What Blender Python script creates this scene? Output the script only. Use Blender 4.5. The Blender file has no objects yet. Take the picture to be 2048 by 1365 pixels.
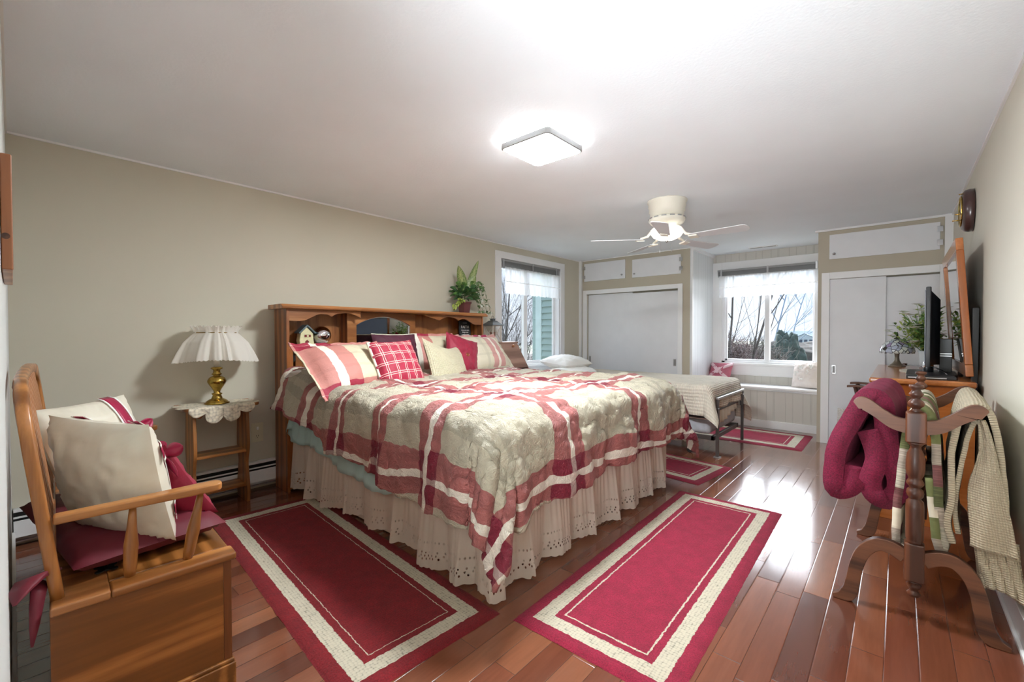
WORLD=.42; SUN=7; HALL_FILL=12; NEAR_FILL=1.5; FAR_FILL=15; PANEL=62; RIM=11; BOWL=.45; EXPO=1.82
import bpy, bmesh, math, random
import numpy as np
from mathutils import Vector, Matrix, noise
random.seed(7)
PI = math.pi
sc = bpy.context.scene
COL = sc.collection
R = math.radians

# ------------------------------------------------------------------ helpers
class MB:
    def __init__(s): s.v=[]; s.f=[]; s.uv=[]; s.mi=[]; s.m=0
    def face(s, idx, uv=None):
        s.f.append(tuple(idx)); s.uv.append(uv); s.mi.append(s.m)
    def verts(s, pts):
        n=len(s.v); s.v.extend([tuple(p) for p in pts]); return n
    def box(s, x0,x1,y0,y1,z0,z1, M=None):
        x0,x1=sorted((x0,x1)); y0,y1=sorted((y0,y1)); z0,z1=sorted((z0,z1))
        p=[(x,y,z) for x in (x0,x1) for y in (y0,y1) for z in (z0,z1)]
        if M: p=[tuple(M@Vector(q)) for q in p]
        n=s.verts(p)
        for q in ((0,1,3,2),(4,6,7,5),(0,4,5,1),(2,3,7,6),(0,2,6,4),(1,5,7,3)):
            s.face([n+i for i in q])
        return s
    def bar(s, p0,p1,w,h, up=(0,0,1)):
        p0,p1=Vector(p0),Vector(p1); d=(p1-p0); L=d.length; d.normalize(); u=Vector(up)
        if abs(d.dot(u))>.99: u=Vector((1,0,0))
        r=d.cross(u).normalized(); u=r.cross(d)
        M=Matrix((r,d,u)).transposed().to_4x4(); M.translation=p0
        return s.box(-w/2,w/2,0,L,-h/2,h/2,M)
    def lathe(s, prof, c=(0,0,0), n=24, axis=None, M=None, cap=True):
        rings=[]
        for r,z in prof:
            pts=[]
            for i in range(n):
                a=2*PI*i/n; q=Vector((r*math.cos(a),r*math.sin(a),z))
                if M: q=M@q
                pts.append(Vector(c)+q)
            rings.append(s.verts(pts))
        for k in range(len(rings)-1):
            a,b=rings[k],rings[k+1]
            for i in range(n):
                j=(i+1)%n; s.face((a+i,a+j,b+j,b+i))
        if cap:
            s.face([rings[0]+i for i in range(n)][::-1]); s.face([rings[-1]+i for i in range(n)])
        return s
    def turned(s, p0,p1,prof,n=16):
        # lathe along p0->p1; prof = (t, radius)
        p0,p1=Vector(p0),Vector(p1); d=p1-p0; L=d.length
        M=d.to_track_quat('Z','Y').to_matrix().to_4x4()
        return s.lathe([(r,t*L) for t,r in prof], c=p0, n=n, M=M)
    def tube(s, pts, r, n=8, closed=False):
        pts=[Vector(p) for p in pts]; N=len(pts)
        rr=r if hasattr(r,'__len__') else [r]*N
        rings=[]; prev=None
        for i,p in enumerate(pts):
            if closed: t=(pts[(i+1)%N]-pts[i-1])
            else: t=(pts[min(i+1,N-1)]-pts[max(i-1,0)])
            if t.length<1e-9: t=Vector((0,0,1))
            t.normalize()
            if prev is None:
                u=Vector((0,0,1)) if abs(t.z)<.9 else Vector((1,0,0))
                a=t.cross(u).normalized()
            else:
                a=(prev-t*prev.dot(t))
                a = a.normalized() if a.length>1e-6 else t.orthogonal().normalized()
            prev=a; b=t.cross(a)
            rings.append(s.verts([p+(a*math.cos(2*PI*k/n)+b*math.sin(2*PI*k/n))*rr[i] for k in range(n)]))
        M=N if closed else N-1
        for i in range(M):
            A,B=rings[i],rings[(i+1)%N]
            for k in range(n):
                j=(k+1)%n; s.face((A+k,B+k,B+j,A+j))
        if not closed:
            s.face([rings[0]+k for k in range(n)]); s.face([rings[-1]+k for k in range(n)][::-1])
        return s
    def prism(s, poly, thick, M):
        # poly in local xy, extruded z 0..thick, transformed by M
        n=len(poly)
        a=s.verts([M@Vector((x,y,0)) for x,y in poly]); b=s.verts([M@Vector((x,y,thick)) for x,y in poly])
        s.face([a+i for i in range(n)][::-1]); s.face([b+i for i in range(n)])
        for i in range(n):
            j=(i+1)%n; s.face((a+i,a+j,b+j,b+i))
        return s
    def sweep(s, pts, sect, up=(0,0,1), scale=None):
        # sweep closed section (list (a,b)) along pts in plane; a along side, b along normal
        pts=[Vector(p) for p in pts]; N=len(pts); rings=[]; U=Vector(up)
        for i,p in enumerate(pts):
            t=(pts[min(i+1,N-1)]-pts[max(i-1,0)]).normalized()
            side=U.cross(t).normalized(); k=scale[i] if scale else 1
            rings.append(s.verts([p+side*a*k+U*b*(k if scale else 1) for a,b in sect]))
        m=len(sect)
        for i in range(N-1):
            A,B=rings[i],rings[i+1]
            for k in range(m):
                j=(k+1)%m; s.face((A+k,A+j,B+j,B+k))
        s.face([rings[0]+k for k in range(m)][::-1]); s.face([rings[-1]+k for k in range(m)])
        return s
    def grid(s, fn, nu, nv, uvf=None, closeu=False):
        n=len(s.v)
        P=[];UV=[]
        for i in range(nu+1):
            for j in range(nv+1):
                u,v=i/nu,j/nv
                P.append(fn(u,v)); UV.append(uvf(u,v) if uvf else (u,v))
        s.v.extend([tuple(p) for p in P])
        for i in range(nu):
            for j in range(nv):
                q=[i*(nv+1)+j,(i+1)*(nv+1)+j,(i+1)*(nv+1)+j+1,i*(nv+1)+j+1]
                s.face([n+k for k in q],[UV[k] for k in q])
        return s
BASE={}
def tag(o,label=None,cat=None,group=None,kind=None):
    if label: o['label']=label
    if cat: o['category']=cat
    if group: o['group']=group
    if kind: o['kind']=kind
    return o
def thing(name,label,cat,loc=(0,0,0),rot=0,group=None):
    o=bpy.data.objects.new(name,None); COL.objects.link(o); o.location=loc; o.rotation_euler=(0,0,rot)
    o.empty_display_size=.1; BASE[o.name]=Vector(loc)
    return tag(o,label,cat,group)
def build(name,mb,mat,parent=None,smooth=False,local=False,bev=0,sub=0,solid=0,label=None,kind=None,segs=2,off=-1):
    me=bpy.data.meshes.new(name)
    base=Vector((0,0,0))
    if parent is not None and not local: base=BASE.get(parent.name,Vector((0,0,0)))
    me.from_pydata([(x-base.x,y-base.y,z-base.z) for x,y,z in mb.v],[],mb.f)
    uvl=me.uv_layers.new(name='UVMap')
    if any(u is not None for u in mb.uv):
        k=0
        for u,f in zip(mb.uv,mb.f):
            for q in range(len(f)):
                uvl.data[k].uv = u[q] if u is not None else (0,0); k+=1
    mats=mat if isinstance(mat,(list,tuple)) else [mat]
    for m in mats: me.materials.append(m)
    if len(mats)>1: me.polygons.foreach_set('material_index',mb.mi)
    if smooth: me.polygons.foreach_set('use_smooth',[True]*len(me.polygons))
    me.update()
    o=bpy.data.objects.new(name,me); COL.objects.link(o)
    if parent is not None: o.parent=parent; BASE[o.name]=base
    if solid:
        m=o.modifiers.new('s','SOLIDIFY'); m.thickness=solid; m.offset=off
    if bev:
        m=o.modifiers.new('b','BEVEL'); m.width=bev; m.segments=segs; m.limit_method='ANGLE'; m.angle_limit=R(40); m.harden_normals=False
    if sub:
        m=o.modifiers.new('u','SUBSURF'); m.levels=sub; m.render_levels=sub
    if bev and not smooth:
        me.polygons.foreach_set('use_smooth',[True]*len(me.polygons))
        w=o.modifiers.new('w','WEIGHTED_NORMAL')
    if label: o['label']=label
    if kind: o['kind']=kind
    return o
def struct(name,mb,mat,**k): return build(name,mb,mat,kind='structure',**k)
def copy_tree(o,parent=None):
    c=o.copy(); COL.objects.link(c)
    if parent is not None: c.parent=parent
    for ch in list(o.children): copy_tree(ch,c)
    return c
def frame(center,right,up):
    r=Vector(right).normalized(); u=Vector(up); u=(u-r*u.dot(r)).normalized(); n=r.cross(u)
    M=Matrix((r,u,n)).transposed().to_4x4(); M.translation=Vector(center); return M
def fbm(x,y,z=0,o=4):
    return noise.fractal(Vector((x,y,z)),1.0,2.0,o)
def sstep(a,b,x):
    t=min(1,max(0,(x-a)/(b-a))); return t*t*(3-2*t)
def interp(x,xs,ys): return float(np.interp(x,xs,ys))

# ------------------------------------------------------------------ materials
class NT:
    def __init__(s,name):
        s.m=bpy.data.materials.new(name); s.m.use_nodes=True; s.t=s.m.node_tree; s.n=s.t.nodes; s.l=s.t.links
        s.b=s.n['Principled BSDF']; s.out=s.n['Material Output']
    def N(s,t,**k):
        n=s.n.new(t)
        for a,b in k.items(): setattr(n,a,b)
        return n
    def L(s,a,b): s.l.new(a,b)
    def coord(s,kind='Object',scale=(1,1,1),rot=(0,0,0),loc=(0,0,0)):
        c=s.N('ShaderNodeTexCoord'); m=s.N('ShaderNodeMapping'); m.inputs['Scale'].default_value=scale; m.inputs['Rotation'].default_value=rot; m.inputs['Location'].default_value=loc
        s.L(c.outputs[kind],m.inputs['Vector']); return m.outputs['Vector']
    def noise(s,vec,scale,detail=4,rough=.5,dist=0):
        n=s.N('ShaderNodeTexNoise'); n.inputs['Scale'].default_value=scale; n.inputs['Detail'].default_value=detail; n.inputs['Roughness'].default_value=rough; n.inputs['Distortion'].default_value=dist
        if vec is not None: s.L(vec,n.inputs['Vector'])
        return n.outputs['Fac']
    def voro(s,vec,scale,feature='F1',out='Distance',rand=1):
        n=s.N('ShaderNodeTexVoronoi',feature=feature); n.inputs['Scale'].default_value=scale; n.inputs['Randomness'].default_value=rand
        s.L(vec,n.inputs['Vector']); return n.outputs[out]
    def ramp(s,fac,stops,interp='LINEAR'):
        r=s.N('ShaderNodeValToRGB'); cr=r.color_ramp; cr.interpolation=interp
        while len(cr.elements)<len(stops): cr.elements.new(.5)
        for e,(p,c) in zip(cr.elements,stops):
            e.position=p; e.color=(c[0],c[1],c[2],1) if hasattr(c,'__len__') else (c,c,c,1)
        s.L(fac,r.inputs['Fac']); return r.outputs['Color']
    def mix(s,f,a,b,mode='MIX'):
        m=s.N('ShaderNodeMix',data_type='RGBA',blend_type=mode)
        for sock,v in ((m.inputs[0],f),(m.inputs[6],a),(m.inputs[7],b)):
            if hasattr(v,'is_linked') or isinstance(v,bpy.types.NodeSocket): s.L(v,sock)
            elif hasattr(v,'__len__'): sock.default_value=(*v[:3],1)
            else: sock.default_value=v
        return m.outputs[2]
    def math(s,op,a,b=None,c=None):
        m=s.N('ShaderNodeMath',operation=op)
        for i,v in enumerate((a,b,c)):
            if v is None: continue
            if isinstance(v,bpy.types.NodeSocket): s.L(v,m.inputs[i])
            else: m.inputs[i].default_value=v
        return m.outputs[0]
    def sep(s,v):
        n=s.N('ShaderNodeSeparateXYZ'); s.L(v,n.inputs[0]); return n.outputs
    def comb(s,x,y,z):
        n=s.N('ShaderNodeCombineXYZ')
        for i,v in enumerate((x,y,z)):
            if isinstance(v,bpy.types.NodeSocket): s.L(v,n.inputs[i])
            else: n.inputs[i].default_value=v
        return n.outputs[0]
    def col(s,v):
        if isinstance(v,bpy.types.NodeSocket): s.L(v,s.b.inputs['Base Color'])
        else: s.b.inputs['Base Color'].default_value=(*v,1)
    def rough(s,v):
        if isinstance(v,bpy.types.NodeSocket): s.L(v,s.b.inputs['Roughness'])
        else: s.b.inputs['Roughness'].default_value=v
    def bump(s,h,strength=.3,dist=.01):
        b=s.N('ShaderNodeBump'); b.inputs['Strength'].default_value=strength; b.inputs['Distance'].default_value=dist
        s.L(h,b.inputs['Height'])
        prev=s.b.inputs['Normal']
        if prev.is_linked: s.L(prev.links[0].from_socket,b.inputs['Normal'])
        s.L(b.outputs[0],s.b.inputs['Normal']); return b
def S(r,g,b):  # sRGB 0-255 -> linear
    return tuple((c/255/12.92 if c/255<=.04045 else ((c/255+.055)/1.055)**2.4) for c in (r,g,b))
def simple(name,c,rough=.5,metal=0,var=.06,vs=6,bump=0,bs=60,coat=0,trans=0,sheen=0,alpha=1):
    t=NT(name); v=t.coord(); n=t.noise(v,vs,3)
    c=tuple(c); lo=tuple(x*(1-var) for x in c); hi=tuple(min(1,x*(1+var)) for x in c)
    t.col(t.ramp(n,[(.3,lo),(.7,hi)])); t.rough(rough); t.b.inputs['Metallic'].default_value=metal
    if bump: t.bump(t.noise(v,bs,3),bump,.003)
    if coat: t.b.inputs['Coat Weight'].default_value=coat; t.b.inputs['Coat Roughness'].default_value=.1
    if trans: t.b.inputs['Transmission Weight'].default_value=trans
    if sheen: t.b.inputs['Sheen Weight'].default_value=sheen
    if alpha<1: t.b.inputs['Alpha'].default_value=alpha
    return t.m
def wood(name,c1,c2,axis='X',scale=1.0,rough=.35,ring=.6,coat=.2,planks=0):
    t=NT(name); st=.07
    sc_={'X':(st,1,1),'Y':(1,st,1),'Z':(1,1,st)}[axis]
    v=t.coord('Object',tuple(q*scale for q in sc_))
    n1=t.noise(v,9,5,.6,1.2); n2=t.noise(v,90,3,.6)
    w=t.N('ShaderNodeTexWave',wave_type='BANDS',bands_direction={'X':'Y','Y':'X','Z':'X'}[axis]); w.inputs['Scale'].default_value=5*ring; w.inputs['Distortion'].default_value=9; w.inputs['Detail'].default_value=3; w.inputs['Detail Scale'].default_value=1.2
    t.L(v,w.inputs['Vector'])
    f=t.math('ADD',t.math('MULTIPLY',n1,.40),t.math('MULTIPLY',w.outputs['Fac'],.34)); f=t.math('ADD',f,t.math('MULTIPLY',n2,.30))
    t.col(t.ramp(f,[(.30,tuple(x*.8 for x in c2)),(.44,c2),(.56,tuple((a+b)/2 for a,b in zip(c1,c2))),(.70,c1)]))
    t.rough(rough); t.b.inputs['Coat Weight'].default_value=coat; t.b.inputs['Coat Roughness'].default_value=.15
    t.bump(n2,.12,.002); return t.m
M={}
def wall_paint(name,c,bs=260,st=.12):
    t=NT(name); v=t.coord(); n=t.noise(v,1.2,3)
    t.col(t.ramp(n,[(.3,tuple(x*.97 for x in c)),(.7,tuple(min(1,x*1.03) for x in c))])); t.rough(.7)
    t.bump(t.noise(v,bs,2),st,.0015); return t.m
M['beige']=wall_paint('beige_paint',S(204,198,181))
M['beige_r']=wall_paint('pale_beige_paint',S(216,212,198))
M['nearwall']=wall_paint('pale_grey_paint',S(214,217,214))
M['taupe']=wall_paint('taupe_paint',S(186,178,160))
M['ceil']=wall_paint('ceiling_stipple',S(238,244,250),bs=70,st=.5)
M['white']=simple('white_trim_paint',S(236,236,236),.35,var=.015,bump=.05,bs=150)
M['doorwhite']=simple('white_door_paint',S(226,227,230),.4,var=.02,bump=.04,bs=120)
M['vinyl']=simple('white_vinyl',S(240,241,243),.3,var=.01)
M['black']=simple('black_plastic',S(26,27,32),.35,var=.1)
M['dark']=simple('dark_gap',S(20,18,16),.8)
M['grey']=simple('grey_plastic',S(150,150,150),.4)
M['silver']=simple('brushed_metal',S(190,190,192),.3,1,var=.05)
M['chrome']=simple('polished_metal',S(235,235,238),.03,1,var=.02)
M['mirror']=simple('mirror_glass',S(232,236,236),.01,1,var=.0)
M['brass']=simple('antique_brass',S(176,146,72),.22,1,var=.12,vs=30)
M['gold']=simple('gold_metal',S(205,170,90),.25,1)
M['iron']=simple('brown_grey_steel',S(92,86,84),.42,.6,var=.15)
M['oak']=wood('golden_oak_x',S(186,126,68),S(138,84,38),'X')
M['oaky']=wood('golden_oak_y',S(186,126,68),S(138,84,38),'Y')
M['oakz']=wood('golden_oak_z',S(184,122,64),S(140,86,38),'Z')
M['oakx_d']=wood('chest_oak_x',S(172,112,56),S(122,74,30),'X',scale=.8,ring=1.1)
M['hoak']=wood('headboard_oak_y',S(180,122,72),S(140,86,44),'Y',scale=1.2)
M['hoakz']=wood('headboard_oak_z',S(164,100,52),S(112,62,28),'Z',scale=1.2)
M['boardpanel']=wood('beaded_panel_oak',S(168,110,62),S(120,70,34),'Z',scale=1.6)
M['dresser']=wood('maple_dresser_x',S(186,112,56),S(156,84,34),'X',rough=.25,scale=.7,ring=.3)
M['dressery']=wood('maple_dresser_y',S(196,126,70),S(168,98,46),'Y',rough=.2,scale=.7,ring=.3,coat=.5)
M['walnut']=wood('dark_walnut_x',S(112,70,46),S(62,34,22),'X',rough=.48,coat=.03)
M['walnutz']=wood('dark_walnut_z',S(112,66,42),S(66,34,20),'Z',rough=.42,coat=.08)
M['darkleg']=simple('dark_stained_legs',S(66,42,32),.3,var=.25,coat=.4)
M['deskwood']=wood('greyed_pine',S(170,134,118),S(138,104,90),'Y',rough=.5,coat=0,ring=.5)
M['pine']=wood('knotty_pine_z',S(176,120,78),S(150,92,54),'Z',rough=.4,ring=.4)

def glass():
    t=NT('window_glass'); t.n.remove(t.b)
    g=t.N('ShaderNodeBsdfGlossy'); g.inputs['Roughness'].default_value=.02
    tr=t.N('ShaderNodeBsdfTransparent'); mx=t.N('ShaderNodeMixShader'); lw=t.N('ShaderNodeLayerWeight'); lw.inputs[0].default_value=.5
    t.L(t.math('MULTIPLY_ADD',t.math('POWER',lw.outputs['Facing'],5.0),.5,.02),mx.inputs[0]); t.L(tr.outputs[0],mx.inputs[1]); t.L(g.outputs[0],mx.inputs[2]); t.L(mx.outputs[0],t.out.inputs[0]); return t.m
M['glass']=glass()
def sheer(name,c,trans=.5,holes=None,scallop=False):
    t=NT(name); t.n.remove(t.b)
    d=t.N('ShaderNodeBsdfDiffuse'); d.inputs[0].default_value=(*c,1)
    tl=t.N('ShaderNodeBsdfTranslucent'); tl.inputs[0].default_value=(*c,1)
    m1=t.N('ShaderNodeMixShader'); m1.inputs[0].default_value=.45
    t.L(d.outputs[0],m1.inputs[1]); t.L(tl.outputs[0],m1.inputs[2])
    tr=t.N('ShaderNodeBsdfTransparent'); m2=t.N('ShaderNodeMixShader'); m2.inputs[0].default_value=trans
    t.L(m1.outputs[0],m2.inputs[1]); t.L(tr.outputs[0],m2.inputs[2])
    if holes:
        uv=t.coord('UV'); sp=t.sep(uv)
        f=None
        for (v0,period,rad,phase,vr) in holes:   # rows of eyelets (metres)
            u=t.math('ADD',sp[0],phase); fr=t.math('SUBTRACT',t.math('FRACT',t.math('DIVIDE',u,period)),.5)
            du=t.math('DIVIDE',t.math('MULTIPLY',fr,period),rad)
            wob=t.math('MULTIPLY',t.math('SINE',t.math('MULTIPLY',sp[0],vr[1])),vr[0])
            dv=t.math('DIVIDE',t.math('SUBTRACT',sp[1],t.math('ADD',wob,v0)),rad*1.3)
            q=t.math('ADD',t.math('MULTIPLY',du,du),t.math('MULTIPLY',dv,dv))
            h=t.math('LESS_THAN',q,1.0)
            f=h if f is None else t.math('MAXIMUM',f,h)
        t.L(t.math('MAXIMUM',f,trans),m2.inputs[0])
    t.L(m2.outputs[0],t.out.inputs[0]); return t.m
M['sheer']=sheer('sheer_curtain',S(250,250,252),.35)
M['lampcloth']=sheer('lampshade_cotton',S(250,246,238),.0)
EY=[]
for k,(v0,p) in enumerate(((.045,.036),(.078,.036),(.061,.036),(.128,.022))):
    EY.append((v0,p,.0046,.007*k,(.005,2*PI/.22)))
M['skirt']=sheer('eyelet_cotton',S(232,222,210),.0,holes=EY)
M['lining']=simple('bed_lining',S(226,218,206),.8)

def emis(name,c,s):
    t=NT(name); t.b.inputs['Base Color'].default_value=(*c,1); t.b.inputs['Emission Color'].default_value=(*c,1); t.b.inputs['Emission Strength'].default_value=s; return t.m
M['panel']=emis('lit_diffuser',(.91,.97,1),PANEL)
M['panelside']=emis('lit_clear_rim',(1,.99,.97),RIM)
M['bowl']=emis('lit_frosted_glass',(1,.96,.86),BOWL)

# cherry plank floor : planks run along Y
def floor_mat():
    t=NT('cherry_planks'); PW=.1015
    c=t.N('ShaderNodeTexCoord'); s=t.sep(c.outputs['Object'])
    xs=t.math('DIVIDE',t.math('ADD',s[0],-.037),PW); row=t.math('FLOOR',xs); fx=t.math('FRACT',xs)
    w=t.N('ShaderNodeTexWhiteNoise',noise_dimensions='1D'); t.L(row,w.inputs['W'])
    PL=.72
    ys=t.math('ADD',t.math('DIVIDE',s[1],PL),t.math('MULTIPLY',w.outputs['Value'],7.3)); cl=t.math('FLOOR',ys); fy=t.math('FRACT',ys)
    w2=t.N('ShaderNodeTexWhiteNoise',noise_dimensions='2D'); t.L(t.comb(row,cl,0),w2.inputs['Vector'])
    rnd=w2.outputs['Value']
    v=t.N('ShaderNodeVectorMath',operation='ADD'); t.L(c.outputs['Object'],v.inputs[0]); t.L(t.comb(t.math('MULTIPLY',rnd,13),t.math('MULTIPLY',rnd,31),0),v.inputs[1])
    mp=t.N('ShaderNodeMapping'); mp.inputs['Scale'].default_value=(1,.09,1); t.L(v.outputs[0],mp.inputs['Vector'])
    n1=t.noise(mp.outputs[0],14,3,.5,.2); n2=t.noise(mp.outputs[0],90,2,.5)
    base=t.ramp(rnd,[(0,S(88,48,36)),(.25,S(116,66,46)),(.55,S(130,78,56)),(.8,S(108,58,42)),(1,S(142,90,64))])
    g=t.ramp(t.math('ADD',t.math('MULTIPLY',n1,.7),t.math('MULTIPLY',n2,.3)),[(.3,.8),(.7,1.12)])
    col=t.mix(1,base,g,'MULTIPLY')
    # grooves
    ex=t.math('MULTIPLY',t.math('MINIMUM',fx,t.math('SUBTRACT',1,fx)),PW)
    ey=t.math('MULTIPLY',t.math('MINIMUM',fy,t.math('SUBTRACT',1,fy)),PL)
    e=t.math('MINIMUM',ex,ey)
    gr=t.ramp(t.math('DIVIDE',e,.004),[(.0,0),(.9,1)])
    col=t.mix(t.math('LESS_THAN',e,.0007),col,S(60,30,20))
    t.col(col); t.rough(.17)
    t.b.inputs['Coat Weight'].default_value=.6; t.b.inputs['Coat Roughness'].default_value=.08
    t.b.inputs['Specular IOR Level'].default_value=.6
    t.bump(gr,.6,.0018)
    t.bump(t.noise(mp.outputs[0],5,2),.05,.004)
    return t.m
M['floor']=floor_mat()

def rug_mat(name,red,cream,hw,hl):
    # object coords centred on rug, X half = hw (short), Y half = hl (long)
    t=NT(name); c=t.N('ShaderNodeTexCoord'); nz=t.N('ShaderNodeTexNoise'); nz.inputs['Scale'].default_value=60; t.L(c.outputs['Object'],nz.inputs['Vector'])
    s=t.sep(c.outputs['Object'])
    j=t.math('MULTIPLY',t.math('SUBTRACT',nz.outputs['Fac'],.5),.012)
    dx=t.math('SUBTRACT',hw,t.math('ABSOLUTE',s[0])); dy=t.math('SUBTRACT',hl,t.math('ABSOLUTE',s[1]))
    d=t.math('ADD',t.math('MINIMUM',dx,dy),j)
    k=hw/.35
    a,b,cc,dd=.062*k,.128*k,.158*k,.164*k
    # weave in cream band
    v=t.coord('Object',(1,1,1)); br=t.N('ShaderNodeTexVoronoi'); br.inputs['Scale'].default_value=75; br.inputs['Randomness'].default_value=.35; t.L(v,br.inputs['Vector'])
    pile=t.noise(v,230,3,.8); pl2=t.noise(v,14,3)
    redc=t.mix(1,t.ramp(pile,[(.3,tuple(x*.5 for x in red)),(.7,tuple(min(1,x*1.5) for x in red))]),t.ramp(pl2,[(.3,.86),(.7,1.12)]),'MULTIPLY')
    crc=t.ramp(br.outputs['Distance'],[(.35,cream),(.62,tuple(x*.9 for x in cream)),(.85,tuple(x*.35 for x in cream))])
    mask=t.ramp(d,[(0,0),(a,1),(b,0),(cc,1),(dd,0)],'CONSTANT')
    t.col(t.mix(mask,redc,crc)); t.rough(.95); t.b.inputs['Sheen Weight'].default_value=.03
    t.bump(t.math('ADD',t.math('MULTIPLY',pile,.8),t.math('MULTIPLY',br.outputs['Distance'],.6)),.8,.006); return t.m

def plaid(name,px,py,rose,dark,white,base,fine=True,bump_s=.35,wr=True,white_dx=.03,white_dy=.12):
    """px: (period, offset, halfwidth) stripes crossing U ; py: same for V. UV in metres."""
    t=NT(name); uv=t.coord('UV'); s=t.sep(uv)
    nz=t.noise(uv,3,2)
    def dist(c,p,o):
        q=t.math('ADD',t.math('DIVIDE',t.math('SUBTRACT',c,o),p),.5)
        return t.math('MULTIPLY',t.math('ABSOLUTE',t.math('SUBTRACT',t.math('FRACT',q),.5)),p)
    du=dist(s[0],px[0],px[1]); dv=dist(s[1],py[0],py[1])
    mu=t.math('LESS_THAN',du,px[2]); mv=t.math('LESS_THAN',dv,py[2])
    wu=t.math('LESS_THAN',du,px[2]*white_dx); wv=t.math('LESS_THAN',dv,py[2]*white_dy)
    # fine grey-tan stripes
    f1=t.math('LESS_THAN',dist(s[0],px[0]*.5,px[1]+px[0]*.25+.03),.022); f2=t.math('LESS_THAN',dist(s[1],py[0]*.25,py[1]+py[0]*.11),.012)
    col=t.mix(t.math('MULTIPLY',f1,.45),base,tuple(x*.72 for x in base)); col=t.mix(t.math('MULTIPLY',f2,.35),col,tuple(x*.7 for x in base))
    one=t.math('MAXIMUM',mu,mv); both=t.math('MULTIPLY',mu,mv)
    rc=t.mix(t.math('MULTIPLY',f2,.35),rose,tuple(x*.75 for x in rose)); 
    col=t.mix(one,col,rc); col=t.mix(both,col,dark)
    wcol=t.mix(t.math('MULTIPLY',one,.0),white,white)
    col=t.mix(t.math('MULTIPLY',wv,t.math('SUBTRACT',1,t.math('MULTIPLY',mu,.55))),col,white); col=t.mix(t.math('MULTIPLY',wu,t.math('SUBTRACT',1,t.math('MULTIPLY',mv,.1))),col,white)
    th=t.noise(uv,700,2); col=t.mix(1,col,t.ramp(th,[(.3,.92),(.7,1.06)]),'MULTIPLY')
    t.col(col); t.rough(.62); t.b.inputs['Sheen Weight'].default_value=.03
    if wr:
        v=t.coord('UV',(1,1,1)); w1=t.noise(v,7,4,.65,2.2); w2=t.noise(v,26,4,.6,1.5)
        r=t.math('ABSOLUTE',t.math('SUBTRACT',w1,.5)); r2=t.math('ABSOLUTE',t.math('SUBTRACT',w2,.5))
        t.bump(t.math('ADD',t.math('MULTIPLY',t.math('POWER',r,.6),1.0),t.math('MULTIPLY',r2,.5)),bump_s,.03)
    return t.m
ROSE=S(162,96,92); DRED=S(118,16,42); TAN=S(184,176,155); IV=S(228,220,206)
def comf_mat():
    t=NT('plaid_comforter'); uv=t.coord('UV'); s=t.sep(uv); RNG=5.0
    def stripes(c,specs):
        # specs: list of (pos, half, white_half) -> colour-coded ramp: R=rose G=white B=khaki
        st=[(0.0,(0,0,0))]
        for k,pos,h,w in sorted(specs,key=lambda q:q[1]):
            if k=='s': st+=[((pos-h)/RNG,(1,0,0)),((pos-w)/RNG,(1,1,0)),((pos+w)/RNG,(1,0,0)),((pos+h)/RNG,(0,0,0))]
            else: st+=[((pos-h)/RNG,(0,0,w)),((pos+h)/RNG,(0,0,0))]
        col=t.ramp(t.math('DIVIDE',c,RNG),st,'CONSTANT'); q=t.N('ShaderNodeSeparateColor'); t.L(col,q.inputs[0]); return q.outputs
    U=stripes(s[0],[('s',.36,.07,.014),('s',.81,.07,.014),('s',1.27,.075,.014),('s',1.72,.085,.016),('s',2.17,.095,.018),('s',2.875,.095,.020),('k',1.05,.03,.25),('k',2.42,.035,.3)])
    V=stripes(s[1],[('s',1.46,.125,.024),('s',2.29,.115,.022),('s',3.17,.115,.022),('s',4.05,.12,.022),('k',1.74,.030,.6),('k',1.83,.016,.5),('k',2.62,.03,.5),('k',2.72,.016,.4),('k',3.52,.03,.5),('k',3.62,.016,.4)])
    rose=ROSE; col=t.mix(U[2],TAN,tuple(x*.62 for x in TAN)); col=t.mix(V[2],col,tuple(x*.62 for x in TAN))
    one=t.math('MAXIMUM',U[0],V[0]); both=t.math('MULTIPLY',U[0],V[0])
    # soft warp streaks inside rose bands
    nz=t.N('ShaderNodeTexNoise'); nz.inputs['Scale'].default_value=22; m=t.N('ShaderNodeMapping'); m.inputs['Scale'].default_value=(.03,1,1); t.L(uv,m.inputs[0]); t.L(m.outputs[0],nz.inputs[0])
    rosec=t.mix(1,rose,t.ramp(nz.outputs[0],[(.35,.82),(.65,1.12)]),'MULTIPLY')
    col=t.mix(one,col,rosec); col=t.mix(both,col,DRED)
    col=t.mix(t.math('MULTIPLY',V[1],t.math('SUBTRACT',1,t.math('MULTIPLY',U[0],.6))),col,IV); col=t.mix(t.math('MULTIPLY',U[1],t.math('SUBTRACT',1,t.math('MULTIPLY',V[0],.12))),col,IV)
    th=t.noise(uv,600,2); col=t.mix(1,col,t.ramp(th,[(.3,.9),(.7,1.08)]),'MULTIPLY')
    t.col(col); t.rough(.55); t.b.inputs['Sheen Weight'].default_value=.03
    v=uv; w1=t.noise(v,6,5,.68,2.6); w2=t.noise(v,19,4,.62,2.0)
    r=t.math('ABSOLUTE',t.math('SUBTRACT',w1,.5)); r2=t.math('ABSOLUTE',t.math('SUBTRACT',w2,.5))
    t.bump(t.math('ADD',t.math('MULTIPLY',t.math('POWER',r,.55),1.0),t.math('MULTIPLY',t.math('POWER',r2,.7),.6)),.62,.04)
    return t.m
M['comf']=comf_mat()
M['sham']=plaid('plaid_sham',(1.2,-.23,.17),(.46,.24,.055),S(190,126,116),S(150,26,54),IV,S(204,194,166),white_dx=.2,white_dy=.02,bump_s=.15)
M['shamr']=plaid('plaid_sham_light',(.80,.12,.10),(.52,-.27,.05),S(196,146,140),S(160,40,78),IV,S(206,198,176),white_dx=.2,white_dy=.02,bump_s=.15)
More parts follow.
